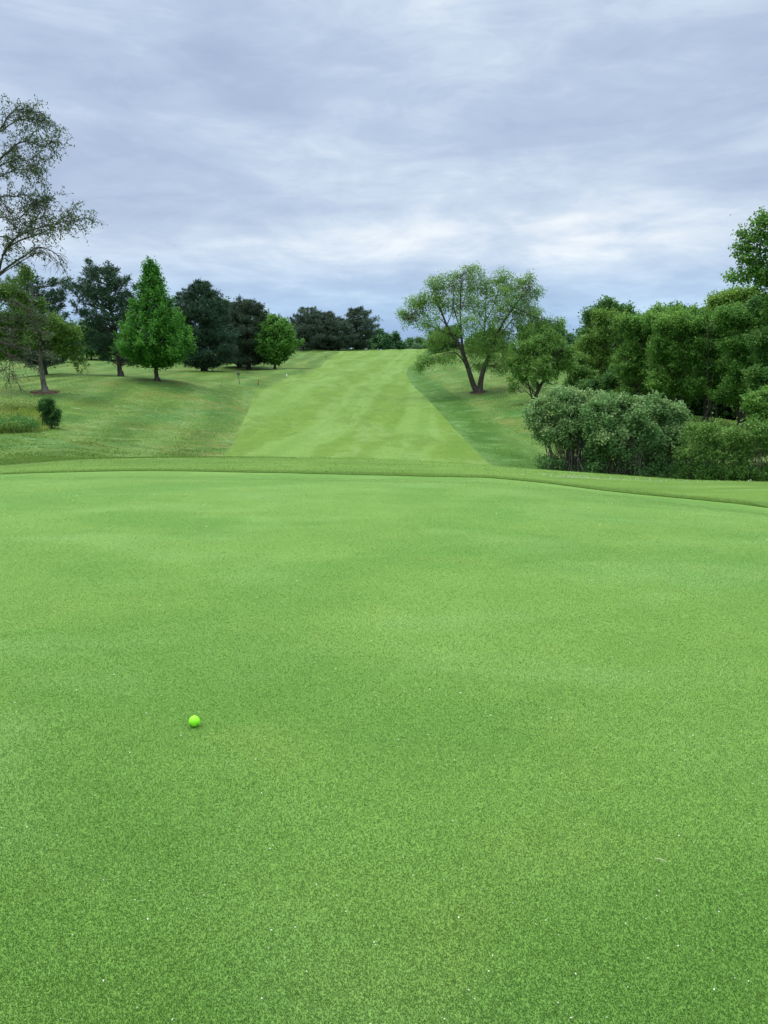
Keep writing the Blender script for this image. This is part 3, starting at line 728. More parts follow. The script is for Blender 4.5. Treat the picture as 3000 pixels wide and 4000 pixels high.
# ---------------------------------------------------------------- twin trunk tree on the right slope
def place_twin():
    Y = 66; b = base_at(1868, Y, 1525); s = Y/F
    r = empty('twin_trunk_tree', b, 'large open crowned tree with two leaning trunks on the slope beside the fairway', 'tree')
    p = Plant(); Q = lambda px, py, dy=0.: P(px, py, Y+dy) - b
    def br(pts, r0, r1, k=6):
        pl = smooth([tuple(Q(*q_)) for q_ in pts], 5); p.tube(pl, r0, r1, k, .8); return pl
    z0 = -.15
    A = br([(1862,1530,0),(1848,1500,0),(1832,1450,0),(1815,1400,.2),(1795,1350,.4),(1768,1310,.6),(1745,1270,.8),(1725,1220,1),(1700,1170,1.2)], .27, .05, 9)
    B = br([(1874,1530,0),(1878,1490,-.2),(1888,1445,-.4),(1905,1400,-.5),(1925,1350,-.6),(1950,1290,-.8),(1985,1230,-1),(2030,1170,-1),(2070,1120,-1)], .27, .05, 9)
    for a in (A, B): p.tube([a[0]+[0,0,.35], a[0]+[0,0,-.15]], .27, .38, 9)
    subs = [br([(1818,1405,.1),(1806,1350,-.3),(1800,1280,-.6),(1798,1210,-.8),(1800,1140,-1),(1800,1080,-1)], .13, .03),
            br([(1800,1290,-.5),(1780,1230,-1),(1770,1170,-1.4),(1775,1120,-1.5)], .07, .02),
            br([(1745,1270,.8),(1765,1220,1.4),(1770,1160,2)], .06, .02),
            br([(1830,1445,0),(1790,1385,-1.2),(1745,1380,-2),(1700,1400,-2.4),(1660,1420,-2.5)], .07, .02),
            br([(1905,1400,-.5),(1893,1330,.5),(1895,1250,1),(1898,1170,1.3),(1900,1110,1.5)], .11, .03),
            br([(1895,1260,1),(1925,1200,1.4),(1945,1140,1.6)], .06, .02),
            br([(1895,1290,1),(1860,1240,1.2),(1840,1180,1.3)], .06, .02),
            br([(1925,1350,-.6),(1960,1300,.5),(2010,1240,1),(2060,1200,1.4)], .08, .02),
            br([(1895,1430,-.4),(1918,1428,-1),(1932,1436,-1.2)], .07, .055),
            br([(1768,1310,.6),(1720,1290,0),(1670,1270,-.4),(1620,1255,-.6),(1580,1250,-.6)], .07, .015),
            br([(1745,1270,.8),(1700,1230,1.6),(1650,1200,2)], .06, .015),
            br([(2010,1200,-1),(2070,1230,-1.4),(2130,1250,-1.6),(2180,1260,-1.6)], .05, .012),
            br([(1800,1350,.3),(1740,1340,1),(1690,1340,1.5)], .05, .015)]
    tp = np.vstack([A[12:], B[12:]] + [q_[4:] for q_ in subs])
    lob = [(1800,1085,52,40),(1740,1110,50,40),(1690,1160,48,40),(1860,1110,48,45),(1920,1130,50,45),(1980,1120,45,42),(2035,1130,42,40),
           (1780,1180,60,50,1),(1880,1190,60,50,-1),(1970,1195,55,45,1),(2045,1190,42,48),(1640,1210,42,35),(1600,1250,38,32),(1680,1260,50,40,-1),
           (1740,1310,48,36,1),(1900,1330,60,50,-1.5),(1850,1370,55,42,1),(1930,1390,55,38,-1),(1990,1330,50,45,1),(2020,1260,50,45),(1690,1330,40,38,2),
           (1665,1405,38,28,-2),(1720,1400,42,22,-2),(2090,1240,28,28,-1),(2140,1262,28,24,-1.4),(2190,1262,18,20,-1.5),(1960,1440,45,20,0),(1830,1150,60,45,1.5),(1930,1250,60,50,-1.5),(1830,1260,60,50,-2),(1990,1160,50,50,-1.5),(1720,1190,45,45,1.5),(1770,1390,40,30,1.5),(1850,1060,36,26),(1650,1170,30,26),(2060,1290,45,45,-1.5),(1880,1430,50,22,1),(2085,1150,40,38),(2078,1215,38,36,1),(1955,1085,40,32),(2055,1098,32,28),(1700,1110,36,30),(1610,1180,30,26),(1575,1225,22,22),(1635,1430,14,28,-2.4),(1980,1400,40,30)]
    lb = px_lobes(lob, b, Y, 1.1); vol = np.array([l[3]*l[5] for l in lb])
    for l in lb:
        c = np.array(l[:3]); rad = np.array(l[3:]); n = int(20 + 34*l[3]*l[5])
        d = unit(rng.normal(0, 1, (n, 3))); C = c + d*(.15+.9*rng.random(n)**.6)[:, None]*rad
        near = tp[np.argsort(np.linalg.norm(tp - c, axis=1))[:26]]
        t = .5 + rng.normal(0, .15, n) + .12*d[:, 2]  # upper leaves tinted slightly lighter, overhead light painted into them
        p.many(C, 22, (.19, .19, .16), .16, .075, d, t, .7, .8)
        for q_ in C[rng.random(n) < .4]:
            s0 = near[np.argmin(np.linalg.norm(near - q_, axis=1) + rng.random(len(near))*1.6)]
            p.tube(curve(s0, q_, .10, 5, .12), .014, .004, 3)
    p.build(r, M['bark'], M['willow'])
    return b
tb_ = place_twin()

# ---------------------------------------------------------------- crab apple like tree
def place_apple():
    Y = 56; b = base_at(2088, Y, 1550)
    r = empty('small_tree', b, 'low spreading green tree with crooked trunk above the big grey green shrubs', 'tree')
    p = Plant(); Q = lambda px, py, dy=0.: P(px, py, Y+dy) - b
    A = smooth([tuple(Q(2090,1560)), tuple(Q(2102,1525)), tuple(Q(2122,1490)), tuple(Q(2150,1462)), tuple(Q(2185,1435)), tuple(Q(2220,1420))], 5); p.tube(A, .15, .04, 7)
    for q_ in ([(2080,1560),(2070,1520,-.3),(2060,1480,-.6),(2040,1440,-.8)], [(2122,1490),(2120,1450,.5),(2110,1400,1)], [(2130,1480),(2150,1500,-.5),(2180,1495,-.8)], [(2150,1462),(2165,1410,-.4),(2165,1370,-.6)]):
        p.tube(smooth([tuple(Q(*u)) for u in q_], 5), .07, .02, 5)
    lb = px_lobes([(2045,1440,55,55),(2025,1395,45,48),(2085,1385,55,50),(2140,1345,50,48),(2190,1370,50,50),(2215,1420,40,42),(2120,1440,55,45,-1),(2080,1480,40,35,-1),(2190,1450,35,30),(2000,1450,28,45),(2030,1490,45,30,-.6),(2150,1470,50,28,-.5),(2010,1520,22,18,-.4),(2150,1400,55,50,1.2),(2050,1340,18,16),(2155,1315,25,18)], b, Y)
    lobes_crown(p, lb, 460, 40, .15, .16, .08, A, .5, up=.4, droop=.5, limb_r=.05, base_light=.52)
    p.build(r, M['bark'], M['apple'])
place_apple()

# ---------------------------------------------------------------- large shrubs: vase of stems with dense foliage dome
def shrub(px, Y, base_py, lobes, label, mat='lilac', stems=60, clumps=420, per=44, L=.10, W=.07, sig=.105, stem_r=.018, foot=.5, bark='bark_pale', spread=1., group=None, name='shrub', low=True, bl=.55):
    b = base_at(px, Y, base_py)
    r = empty(name, b, label, 'shrub', group)
    lobes = [(l[0], l[1] + (12 if mat == 'lilac' and l[1] < 1660 else 0)) + tuple(l[2:]) for l in lobes]
    p = Plant(); lb = px_lobes(lobes, b, Y, 1.0)
    ar = np.array([l[3]*l[5] for l in lb]); ar = ar/ar.sum()
    for l, w in zip(lb, ar):
        c = np.array(l[:3]); rad = np.array(l[3:]); n = int(clumps*w)
        d = unit(rng.normal(0, 1, (n, 3))); d[:, 2] = np.where(d[:, 2] < -.3, -d[:, 2], d[:, 2]); rr = .55 + .45*rng.random(n)**.5
        ns = 8; sc_ = unit(rng.normal(0, 1, (ns, 3)) + [0, -.3, .4])*rng.uniform(.6, .85, (ns, 1)); sr = rng.uniform(.24, .42, ns); kk = rng.integers(0, ns, n)
        sub = sc_[kk] + d*(.5 + .5*rng.random(n)**.5)[:, None]*sr[kk][:, None]
        C = c + np.where((rng.random(n) < .75)[:, None], sub, d*rr[:, None]*.92)*rad; t = bl + rng.normal(0, .10, n) + rng.normal(0, .1, ns)[kk] + .30*d[:, 2]  # leaf tint brighter on top, darker below: painted light from above
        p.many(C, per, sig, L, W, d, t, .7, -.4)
        for k in range(max(3, int(stems*w))):
            q_ = C[rng.integers(0, n)] if n else c
            f = np.array([np.clip(q_[0]*.5, -foot*2.6, foot*2.6) + rng.normal(0, .3), rng.normal(0, foot*.6), 0.]); f[2] = g2(b[0]+f[0], b[1]+f[1]) - b[2] - .05
            q_ = q_*[.95, 1, .92]
            p.tube(curve(f, q_, .0, 6, .05, bow=(-.10*np.sign(q_[0]), 0, .02)), stem_r*rng.uniform(.6, 1.2), stem_r*.3, 4)
    if low:   # suckers and weeds round the foot
        n = 170; fx = np.clip(rng.normal(0, foot*1.5, n), -foot*2, foot*2.4); fy = rng.normal(-.2, foot*.7, n)
        C = np.stack([fx, fy, gz(b[0]+fx, b[1]+fy) - b[2] + rng.uniform(.02, .6, n)], 1)
        p.many(C, 20, .09, L*.9, W*.9, None, .10, .6, -.2)  # very dark tint paints the shade at the shrub's foot
    p.build(r, M[bark], M[mat], 'stems', 'foliage')
    return r
shrub(2250, 33.5, 1838, [(2150,1600,90,65),(2105,1650,50,60),(2200,1560,85,55),(2290,1600,80,70),(2160,1680,85,50),(2250,1690,80,60,-.6),(2300,1660,70,70,-.3),(2310,1570,60,50,.4),(2215,1545,50,36),(2140,1710,50,36),(2300,1740,60,50,-.3),(2210,1730,50,36,-.4)], 'big rounded grey green shrub on fanned stems, left one of the three by the slope', foot=.8, stems=170, clumps=760)
shrub(2430, 32.5, 1852, [(2350,1640,80,80,-.5),(2400,1590,85,55),(2460,1680,90,85,-.4),(2370,1720,90,70,-.6),(2480,1610,75,70),(2340,1590,60,50,.3),(2420,1770,80,45,-.3),(2520,1720,60,70),(2340,1780,55,40,-.2)], 'big rounded grey green shrub in the middle of the three, dark stems showing', foot=.8, stems=130, clumps=800, bl=.42)
shrub(2600, 33.5, 1850, [(2560,1640,75,75),(2630,1640,60,70,.2),(2615,1730,75,70,-.4),(2530,1750,70,65,-.3),(2645,1700,50,60),(2550,1590,60,50),(2630,1790,60,40),(2540,1800,60,36)], 'big rounded grey green shrub, right one of the three beside the saplings', foot=.8, stems=90, clumps=700, bl=.45)
for i, (px, Y, by, hts, lab) in enumerate([
    (2715, 31.5, 1868, (1660, 58), 'thin leafy sapling just right of the big rounded shrubs'),
    (2800, 31, 1872, (1650, 62), 'bushy sapling thicket with pale stems, second from the big shrubs'),
    (2885, 30.5, 1876, (1668, 60), 'loose yellow green sapling thicket, third from the big shrubs'),
    (2960, 30, 1880, (1640, 60), 'taller sapling thicket near the right edge by the green'),
    (3045, 29.5, 1884, (1630, 65), 'sapling thicket cut by the right edge of the picture')]):
    t, w = hts
    jx = rng.uniform(-22, 22, 6); shrub(px, Y, by, [(px-25+jx[0], t+40, w*.45, 32), (px+25+jx[1], t+65, w*.5, 40, -.3), (px+jx[5], t+22, w*.28, 26), (px-20+jx[2], t+110, w*.7, 45, .2), (px+18+jx[3], t+130, w*.6, 36, -.3)], lab, mat='sapling', stems=34, clumps=150, per=24, L=.10, W=.055, sig=.12, stem_r=.016, foot=.45, group=None, name='sapling_thicket', bl=.5)

# ---------------------------------------------------------------- woodland on the right
def woodtree(px, Y, py0, lobes, label, mat, clumps=520, per=40, L=.2, W=.12, sig=.2, trunk=.12, trunks=1, depth=1., bl=.5, up=.5, name='deciduous_tree', group=None, bark='bark'):
    b = base_at(px, Y, py0); r = empty(name, b, label, 'bush' if name == 'bush' else 'tree', group)
    lobes = [(l[0] + (20 if name == 'poplar_tree' else 0), l[1] + (16 if l[1] < 1450 else 4)) + tuple(l[2:]) for l in lobes]
    p = Plant(); lb = px_lobes(lobes, b, Y, depth); zt = max(l[2] for l in lb)
    allt = []
    for k in range(trunks):
        f = np.array([rng.normal(0, .5) if trunks > 1 else 0, rng.normal(0, .5) if trunks > 1 else 0, 0.]); f[2] = g2(b[0]+f[0], b[1]+f[1]) - b[2] - .1
        e = np.array([f[0]*1.8 + rng.normal(0, .2), f[1]*1.5, zt]); c = curve(f, e, 0, 12, .03); p.tube(c, trunk*rng.uniform(.7, 1.1), .03, 6); allt.append(c)
    lobes_crown(p, lb, clumps, per, sig, L, W, np.vstack(allt), .5, up=up, droop=.2, limb_r=.05, base_light=bl, tw_n=.5)
    p.build(r, M[bark], M[mat]); return r
# back row
woodtree(2390, 105, 1450, [(2330,1230,50,50),(2380,1200,45,38),(2440,1225,48,40),(2300,1300,45,55),(2390,1290,85,60),(2470,1270,40,50),(2350,1370,90,50)], 'dark rounded tree rising above the left end of the right woodland', 'wood_b', 480, 40, .32, .22, .3, .2, depth=.9)
woodtree(2560, 110, 1450, [(2520,1250,50,45),(2580,1230,50,40),(2640,1240,50,45),(2560,1310,90,60)], 'pale green treetop in the skyline gap of the right woodland', 'wood_a', 360, 36, .32, .22, .3, .2, bl=.55)
woodtree(2660, 130, 1450, [(2640,1205,45,28),(2690,1215,35,28),(2600,1220,30,20),(2650,1290,90,70)], 'far dark treetop behind the middle of the right woodland', 'wood_b', 300, 36, .36, .25, .35, .2)
woodtree(2730, 100, 1450, [(2710,1240,50,40),(2760,1230,45,45),(2730,1310,80,70)], 'mid green treetop left of the pale crown on the right', 'wood_a', 320, 36, .3, .2, .3, .2)
woodtree(2860, 85, 1450, [(2810,1180,55,48),(2870,1160,60,45),(2930,1180,60,60),(2850,1250,100,80),(2780,1240,40,50)], 'pale green crown below the tall tree at the right edge', 'wood_c', 560, 40, .26, .17, .25, .2, bl=.6)
# middle row
woodtree(2365, 68, 1560, [(2330,1330,60,65),(2370,1250,60,55),(2430,1310,65,60),(2290,1350,40,45),(2300,1400,55,60),(2380,1410,80,70),(2330,1480,75,50),(2410,1490,60,50)], 'rounded olive green tree at the left end of the right woodland edge', 'wood_c', 640, 54, .16, .10, .19, .12, 3, bl=.42)
woodtree(2490, 60, 1600, [(2460,1270,65,55),(2520,1320,80,65),(2540,1260,45,40),(2450,1400,65,60),(2540,1400,60,65),(2490,1470,80,60),(2450,1540,70,45),(2540,1540,60,50)], 'mid green tree with bushy skirt, second in the woodland edge', 'wood_a', 680, 56, .15, .10, .18, .11, 3, bl=.45)
woodtree(2640, 57, 1620, [(2600,1250,70,55),(2670,1285,80,65),(2640,1350,80,60),(2590,1350,70,65),(2700,1370,65,65),(2630,1430,90,65),(2580,1500,65,50),(2690,1490,70,55),(2640,1550,60,35)], 'full leafed tree, third in the woodland edge, thin trunks below', 'wood_a', 760, 60, .14, .10, .18, .10, 4, bl=.5)
woodtree(2780, 56, 1630, [(2740,1260,70,55),(2810,1290,75,65),(2850,1240,50,50),(2780,1370,80,60),(2740,1360,65,65),(2830,1390,65,65),(2770,1440,85,65),(2720,1510,65,45),(2830,1510,65,50)], 'full leafed tree, fourth in the woodland edge, behind the saplings', 'wood_a', 760, 60, .14, .10, .18, .10, 4, bl=.42)
woodtree(2920, 53, 1640, [(2870,1230,70,60),(2940,1250,75,65),(2900,1400,80,60),(2890,1340,70,65),(2960,1390,65,70),(2900,1450,80,65),(2860,1530,60,55),(2950,1540,70,60)], 'dark leafy tree, fifth in the woodland edge, near the right side', 'wood_a', 820, 58, .14, .10, .18, .11, 3, bl=.34)
woodtree(3050, 48, 1660, [(3010,1180,70,70),(3060,1260,80,70),(3000,1330,75,70),(3070,1420,80,80),(2990,1490,75,75),(2990,1590,60,60),(3060,1600,70,70)], 'dark leafy tree cut by the right edge below the tall one', 'wood_b', 800, 56, .14, .10, .17, .12, 3, bl=.6)
woodtree(2960, 42, 1720, [(2950,1590,55,45),(3010,1560,60,50),(2980,1650,50,40),(3040,1640,60,50)], 'low broad leaved bush at the right edge under the woodland', 'wood_a', 260, 40, .16, .11, .14, .05, 4, bl=.5, name='bush')
# tall one at the right edge
woodtree(3120, 38, 1720, [(2960,860,38,42),(2910,910,36,38),(2880,960,28,26),(2960,940,60,50),(3030,850,60,60),(2890,1010,25,28),(2960,1030,55,38),(2870,1060,36,26),(2920,1070,50,34),(3000,1090,60,50),(3080,950,90,90),(3120,800,80,70),(3100,1100,90,90),(3000,1180,50,50),(3150,1250,100,100)], 'tall tree with glossy broad leaves reaching in at the right edge of the sky', 'wood_a', 640, 26, .14, .12, .17, .24, bl=.40, name='poplar_tree')
for k, (px, Yb, rx) in enumerate([(2450,63,90),(2560,62.5,80),(2690,61.5,90),(2820,60.5,90),(2950,59,90),(3070,57,90)]):
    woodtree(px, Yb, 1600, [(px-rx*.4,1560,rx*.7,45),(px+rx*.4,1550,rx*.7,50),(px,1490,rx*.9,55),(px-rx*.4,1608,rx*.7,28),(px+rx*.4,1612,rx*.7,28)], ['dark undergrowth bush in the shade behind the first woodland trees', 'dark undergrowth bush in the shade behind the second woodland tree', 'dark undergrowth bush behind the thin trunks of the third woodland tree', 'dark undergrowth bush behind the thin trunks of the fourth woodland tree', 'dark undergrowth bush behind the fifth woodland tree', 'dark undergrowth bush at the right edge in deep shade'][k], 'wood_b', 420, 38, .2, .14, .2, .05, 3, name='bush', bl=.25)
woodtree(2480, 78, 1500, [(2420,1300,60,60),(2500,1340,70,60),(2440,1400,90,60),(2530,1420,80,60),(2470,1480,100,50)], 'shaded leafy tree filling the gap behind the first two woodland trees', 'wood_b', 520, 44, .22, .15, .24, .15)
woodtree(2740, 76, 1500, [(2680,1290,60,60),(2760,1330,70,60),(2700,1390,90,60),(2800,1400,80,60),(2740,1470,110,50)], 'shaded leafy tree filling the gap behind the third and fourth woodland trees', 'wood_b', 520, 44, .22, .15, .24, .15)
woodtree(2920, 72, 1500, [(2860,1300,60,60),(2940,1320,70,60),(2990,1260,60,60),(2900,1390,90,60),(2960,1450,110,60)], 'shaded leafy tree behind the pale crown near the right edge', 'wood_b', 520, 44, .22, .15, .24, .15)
# pale bush behind the small tree, and dark trees behind the twin trunk tree
woodtree(2262, 66, 1540, [(2250,1440,40,40),(2290,1480,40,35),(2235,1500,35,25),(2270,1400,25,30)], 'light green bush beside the low spreading tree', 'sapling', 220, 36, .17, .1, .17, .05, 3, name='bush', bl=.6)
woodtree(2330, 62, 1560, [(2290,1520,45,30),(2350,1500,50,40),(2400,1530,50,40),(2330,1560,60,25)], 'dark low bush behind the big rounded shrubs', 'wood_b', 260, 38, .17, .11, .17, .05, 3, name='bush')
woodtree(2110, 118, 1400, [(2070,1310,50,45),(2120,1280,50,38),(2170,1285,45,38),(2080,1370,55,45),(2140,1340,60,45)], 'dark dense tree half hidden behind the right side of the twin trunk tree', 'wood_b', 420, 40, .34, .24, .32, .2)
woodtree(1890, 125, 1400, [(1870,1320,45,42),(1920,1310,50,42),(1890,1370,70,42),(1960,1360,60,45),(2010,1400,60,45)], 'dark tree seen through the fork of the twin trunk tree', 'wood_b', 420, 40, .34, .24, .32, .2)
woodtree(1745, 150, 1380, [(1720,1310,45,38),(1770,1300,40,35),(1740,1345,65,30)], 'dark tree behind the left boughs of the twin trunk tree', 'wood_b', 300, 40, .38, .26, .35, .2)
# filler at left behind the pines
woodtree(875, 140, 1440, [(860,1185,38,32),(890,1200,32,30),(870,1250,50,50),(850,1330,60,60)], 'green broadleaf crown peeping above the pines', 'wood_a', 260, 36, .38, .28, .38, .2, bl=.5)
woodtree(1048, 150, 1420, [(1040,1240,34,28),(1075,1260,35,30),(1110,1270,22,26),(1050,1300,60,50)], 'green broadleaf crown behind the small round maple', 'wood_a', 260, 36, .38, .28, .38, .2, bl=.45)
woodtree(360, 128, 1440, [(310,1290,50,50),(370,1300,60,55),(430,1310,55,50),(340,1355,80,40),(430,1360,60,35)], 'dark leafy tree behind the open pine', 'wood_b', 420, 38, .36, .26, .34, .2)
woodtree(265, 135, 1440, [(230,1290,50,50),(280,1320,55,50),(250,1360,60,35)], 'dark leafy tree between the two left pines', 'wood_b', 340, 38, .38, .28, .34, .2)
woodtree(40, 140, 1440, [(0,1300,60,60),(70,1320,60,50),(20,1370,80,30),(-80,1330,60,60)], 'dark leafy tree in the distance at the left edge', 'wood_b', 400, 38, .38, .28, .34, .2)

# distant belt beyond the rise: copies of three small trees
protos = []
def far_proto(px, Y, top, w, mat, label, name):
    b = base_at(px, Y, 1370); h = (P(px, top, Y) - b)[2]; s = Y/F
    r = empty(name, b, label, 'tree', 'far trees beyond the rise'); p = Plant()
    p.tube(curve((0, 0, -.3), (0, 0, h*.8), 0, 6, .02), .2, .05, 5)
    lb = [(rng.normal(0, .3)*w*s, rng.normal(0, .3)*w*s, h*f, w*s*q_, w*s*q_, h*.22) for f, q_ in ((.25, .95), (.45, 1.0), (.65, .8), (.82, .5))]
    lobes_crown(p, lb, 170, 30, .45, .6, .42, np.array([(0, 0, z) for z in np.linspace(0, h*.8, 8)]), .5, limb_r=.06, twig=False, base_light=.5)
    p.build(r, M['bark'], M[mat]); return r, b, h, w*s
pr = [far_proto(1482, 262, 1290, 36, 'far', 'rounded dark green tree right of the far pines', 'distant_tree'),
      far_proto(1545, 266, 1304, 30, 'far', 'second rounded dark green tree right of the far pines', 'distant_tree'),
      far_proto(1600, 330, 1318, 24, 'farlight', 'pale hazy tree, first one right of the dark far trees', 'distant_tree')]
spec = [(1, 1515, 258, 1312, 'small dark tree between the two rounded dark far trees'), (0, 1450, 268, 1318, 'low dark tree against the rightmost far pine'),
        (2, 1640, 340, 1316, 'pale hazy tree behind the left tip of the twin trunk tree'), (2, 1575, 300, 1338, 'pale low tree at the foot of the dark far trees'),
        (2, 1620, 300, 1342, 'pale low tree just over the fairway crest'), (2, 1665, 300, 1336, 'pale low tree at the right end of the fairway crest'),
        (1, 1700, 300, 1322, 'dark tree behind the left boughs over the crest'), (2, 1345, 268, 1338, 'small pale tree under the far low pine'),
        (1, 1225, 262, 1335, 'small tree in the gap right of the leaning far pine'), (2, 1200, 262, 1338, 'small pale tree behind the flag'),
        (0, 1300, 270, 1335, 'small dark tree under the spiky topped far pine'), (1, 1150, 262, 1330, 'small tree left of the leaning far pine'),
        (1, 1410, 268, 1332, 'small tree behind the trunk of the rounded far pine'), (2, 2225, 330, 1300, 'thin pale tree in the gap left of the right woodland'),
        (2, 2255, 340, 1312, 'low pale tree in the gap left of the right woodland'), (0, 2290, 300, 1315, 'dark tree in the gap left of the right woodland'),
        (1, 1830, 300, 1325, 'dark tree far behind the forked trunk'), (1, 130, 240, 1340, 'distant tree left of the leafy tree trunk'),
        (0, 470, 250, 1345, 'distant tree behind the open pine trunk'), (1, 640, 250, 1345, 'distant tree behind the pyramid shaped maple'),
        (0, 760, 250, 1350, 'distant tree behind the dense pointed conifer'), (1, 1000, 250, 1340, 'distant tree behind the pine pair'),(0, 1110, 255, 1335, 'distant tree behind the small round maple')]
for k, px, Yd, top, lab in spec:
    r0, b0, h0, w0 = pr[k]; b = base_at(px, Yd, 1370); h = (P(px, top, Yd) - b)[2]
    sc = max(h/h0, .15); ws = max(sc, .75) if sc < 1 else sc
    copy_plant(r0, b, rng.uniform(0, 6.28), (ws, ws, sc), lab, 'far trees beyond the rise')

# ---------------------------------------------------------------- wild patch at the left: tall grass, dark bush, weeds
M['tall'] = leaf_mat('tall_grass', (.18,.28,.040), (.29,.38,.075), (.46,.50,.18), trans=.4)
M['weed'] = leaf_mat('weeds', (.05,.16,.03), (.095,.24,.045), (.16,.33,.08))
def in_patch(n, x0, x1, y0, y1):
    px = rng.uniform(x0, x1, n); Y_ = rng.uniform(y0, y1, n)
    lim = np.interp(px, [-300, 0, 60, 130, 190, 230], [27, 32.5, 32.8, 33.5, 34.5, 37]); ok = Y_ > lim
    return px[ok], Y_[ok]
px, Y_ = in_patch(42000, -350, 205, 32, 42)
Y_ = np.minimum(Y_, 42); x = (px-1500)/F/1.0*Y_
hgt = .32 + .14*np.sin(x*1.7)*np.sin(Y_*1.3) + .08*np.sin(x*5)
v, f = blades(len(x), np.stack([x, Y_], 1), GZ(x, Y_), 1., .035, .35)
v = v.reshape(-1, 3, 3); zb = GZ(x, Y_); v[:, 2, 2] = zb + (v[:, 2, 2]-zb)*hgt; v[:, 2, :2] = np.stack([x, Y_], 1) + (v[:, 2, :2]-np.stack([x, Y_], 1))*hgt[:, None]
patch = .5 + .3*np.sin(x*1.1+2)*np.sin(Y_*.9)
tag(mesh_np('tall_grass', v.reshape(-1, 3), f, M['tall'], tint=np.clip(patch + rng.normal(0, .22, len(x)), 0, 1)), 'yellow green uncut grass patch on the left slope', 'tall grass', kind='stuff')
pw = Plant(); px, Y_ = in_patch(700, -300, 150, 32, 36.2); keep = Y_ < np.interp(px, [-300, 0, 100, 150], [33.5, 36, 35.6, 34.6]); px, Y_ = px[keep], Y_[keep]
x = (px-1500)/F*Y_; pw.many(np.stack([x, Y_, GZ(x, Y_)+rng.uniform(.05, .38, len(x))], 1), 34, .13, .11, .05, None, .45 + rng.normal(0, .15, len(x)), .5, -.3)
V = np.vstack(pw.lv); tag(mesh_np('weeds', V, np.arange(len(V)).reshape(-1, 4), M['weed'], tint=np.concatenate(pw.lt)), 'low dark green weeds in front of the uncut grass on the left', 'weeds', kind='stuff')
pw = Plant(); px, Y_ = in_patch(300, -300, 180, 40, 42.2); x = (px-1500)/F*Y_
pw.many(np.stack([x, Y_, GZ(x, Y_)+rng.uniform(.3, .55, len(x))], 1), 22, .09, .10, .06, None, .7, .5, -.2)
V = np.vstack(pw.lv); tag(mesh_np('tall_weeds', V, np.arange(len(V)).reshape(-1, 4), leaf_mat('tall_weeds', (.13,.23,.04), (.22,.33,.07), (.38,.46,.18)), tint=np.concatenate(pw.lt)), 'pale leafy weeds along the top of the uncut grass', 'weeds', kind='stuff')
shrub(190, 35.5, 1660, [(178,1598,28,32),(204,1618,28,34),(170,1582,18,18),(192,1578,20,18),(205,1648,26,20),(180,1635,24,24)], 'small dark green bush at the edge of the uncut grass', mat='juniper', stems=10, clumps=260, per=34, L=.07, W=.045, sig=.06, foot=.12, name='bush', low=False, bl=.5)

# ---------------------------------------------------------------- mulch rings
def mulch(b, rx, ry, label):
    m, nt, out = new_mat('bark_mulch'); g = NG(nt); p = g.pos(); n_ = g.noise(p, 9, 5, .7)
    g.principled(out, g.ramp(n_, [(.3, (.07,.045,.03)), (.5, (.15,.10,.07)), (.7, (.24,.17,.12))]), .95, .1, g.bump(n_, .8, .05))
    vs = [(b[0], b[1], g2(b[0], b[1]) + .07)]; K = 28
    for j, fr_ in enumerate((.6, 1.)):
        for k in range(K):
            a = 2*math.pi*k/K; w = fr_*(1 + .08*math.sin(3*a+1) + .05*math.sin(7*a)); x_, y_ = b[0]+math.cos(a)*rx*w, b[1]+math.sin(a)*ry*w
            vs.append((x_, y_, g2(x_, y_) + (.05 if j == 0 else -.01)))
    fs = [(0, 1+k, 1+(k+1) % K) for k in range(K)]
    for k in range(K):
        a, b_, c, d = 1+k, 1+(k+1) % K, 1+K+k, 1+K+(k+1) % K; fs += [(a, c, b_), (b_, c, d)]
    # chips
    n_c = 500; a = rng.uniform(0, 6.28, n_c); q_ = np.sqrt(rng.random(n_c)); x_ = b[0]+np.cos(a)*rx*q_; y_ = b[1]+np.sin(a)*ry*q_
    V, Fc = blades(n_c, np.stack([x_, y_], 1), GZ(x_, y_)+.045, .05, .07, 1.2)
    V = np.vstack([np.array(vs), V]); Fc = np.vstack([np.array(fs), Fc + len(vs)])
    o = mesh_np('mulch_bed', V, Fc, m); tag(o, label, 'mulch', kind='structure')
mulch(lb_, .82, 1.25, 'brown ring of bark mulch round the thick grey trunk')
mulch(tb_, .78, .9, 'thin ring of bark mulch at the foot of the twin trunks')

# ---------------------------------------------------------------- small course furniture
def simple(name, col, rough=.6, metal=0., noise=8., amt=.15):
    m, nt, out = new_mat(name); g = NG(nt); p = g.n('ShaderNodeTexCoord').outputs['Object']
    n_ = g.noise(p, noise, 4, .6); c = g.mix(g.rng(n_, .35, .65, 0, 1), tuple(x*(1-amt) for x in col), tuple(min(1, x*(1+amt)) for x in col))
    g.principled(out, c, rough, .4, g.bump(n_, .15, .004), Metallic=metal); return m
def boxm(x0, x1, y0, y1, z0, z1, tx=0, bev=.12):
    """tapered, chamfered box as (V,F quads)"""
    w, d = (x1-x0), (y1-y0); e = min(w, d)*bev; V = []; 
    for z, s in ((z0, 1), (z1 - e, 1 - tx), (z1, 1 - tx - 2*e/max(w, .001))):
        cx, cy = (x0+x1)/2, (y0+y1)/2
        for sx, sy in ((-1,-1),(1,-1),(1,1),(-1,1)): V.append((cx+sx*w/2*s, cy+sy*d/2*s, z))
    Fq = [(3,2,1,0), (8,9,10,11)]
    for r_ in (0, 4):
        for k in range(4): Fq.append((r_+k, r_+(k+1) % 4, r_+4+(k+1) % 4, r_+4+k))
    return np.array(V), np.array(Fq)
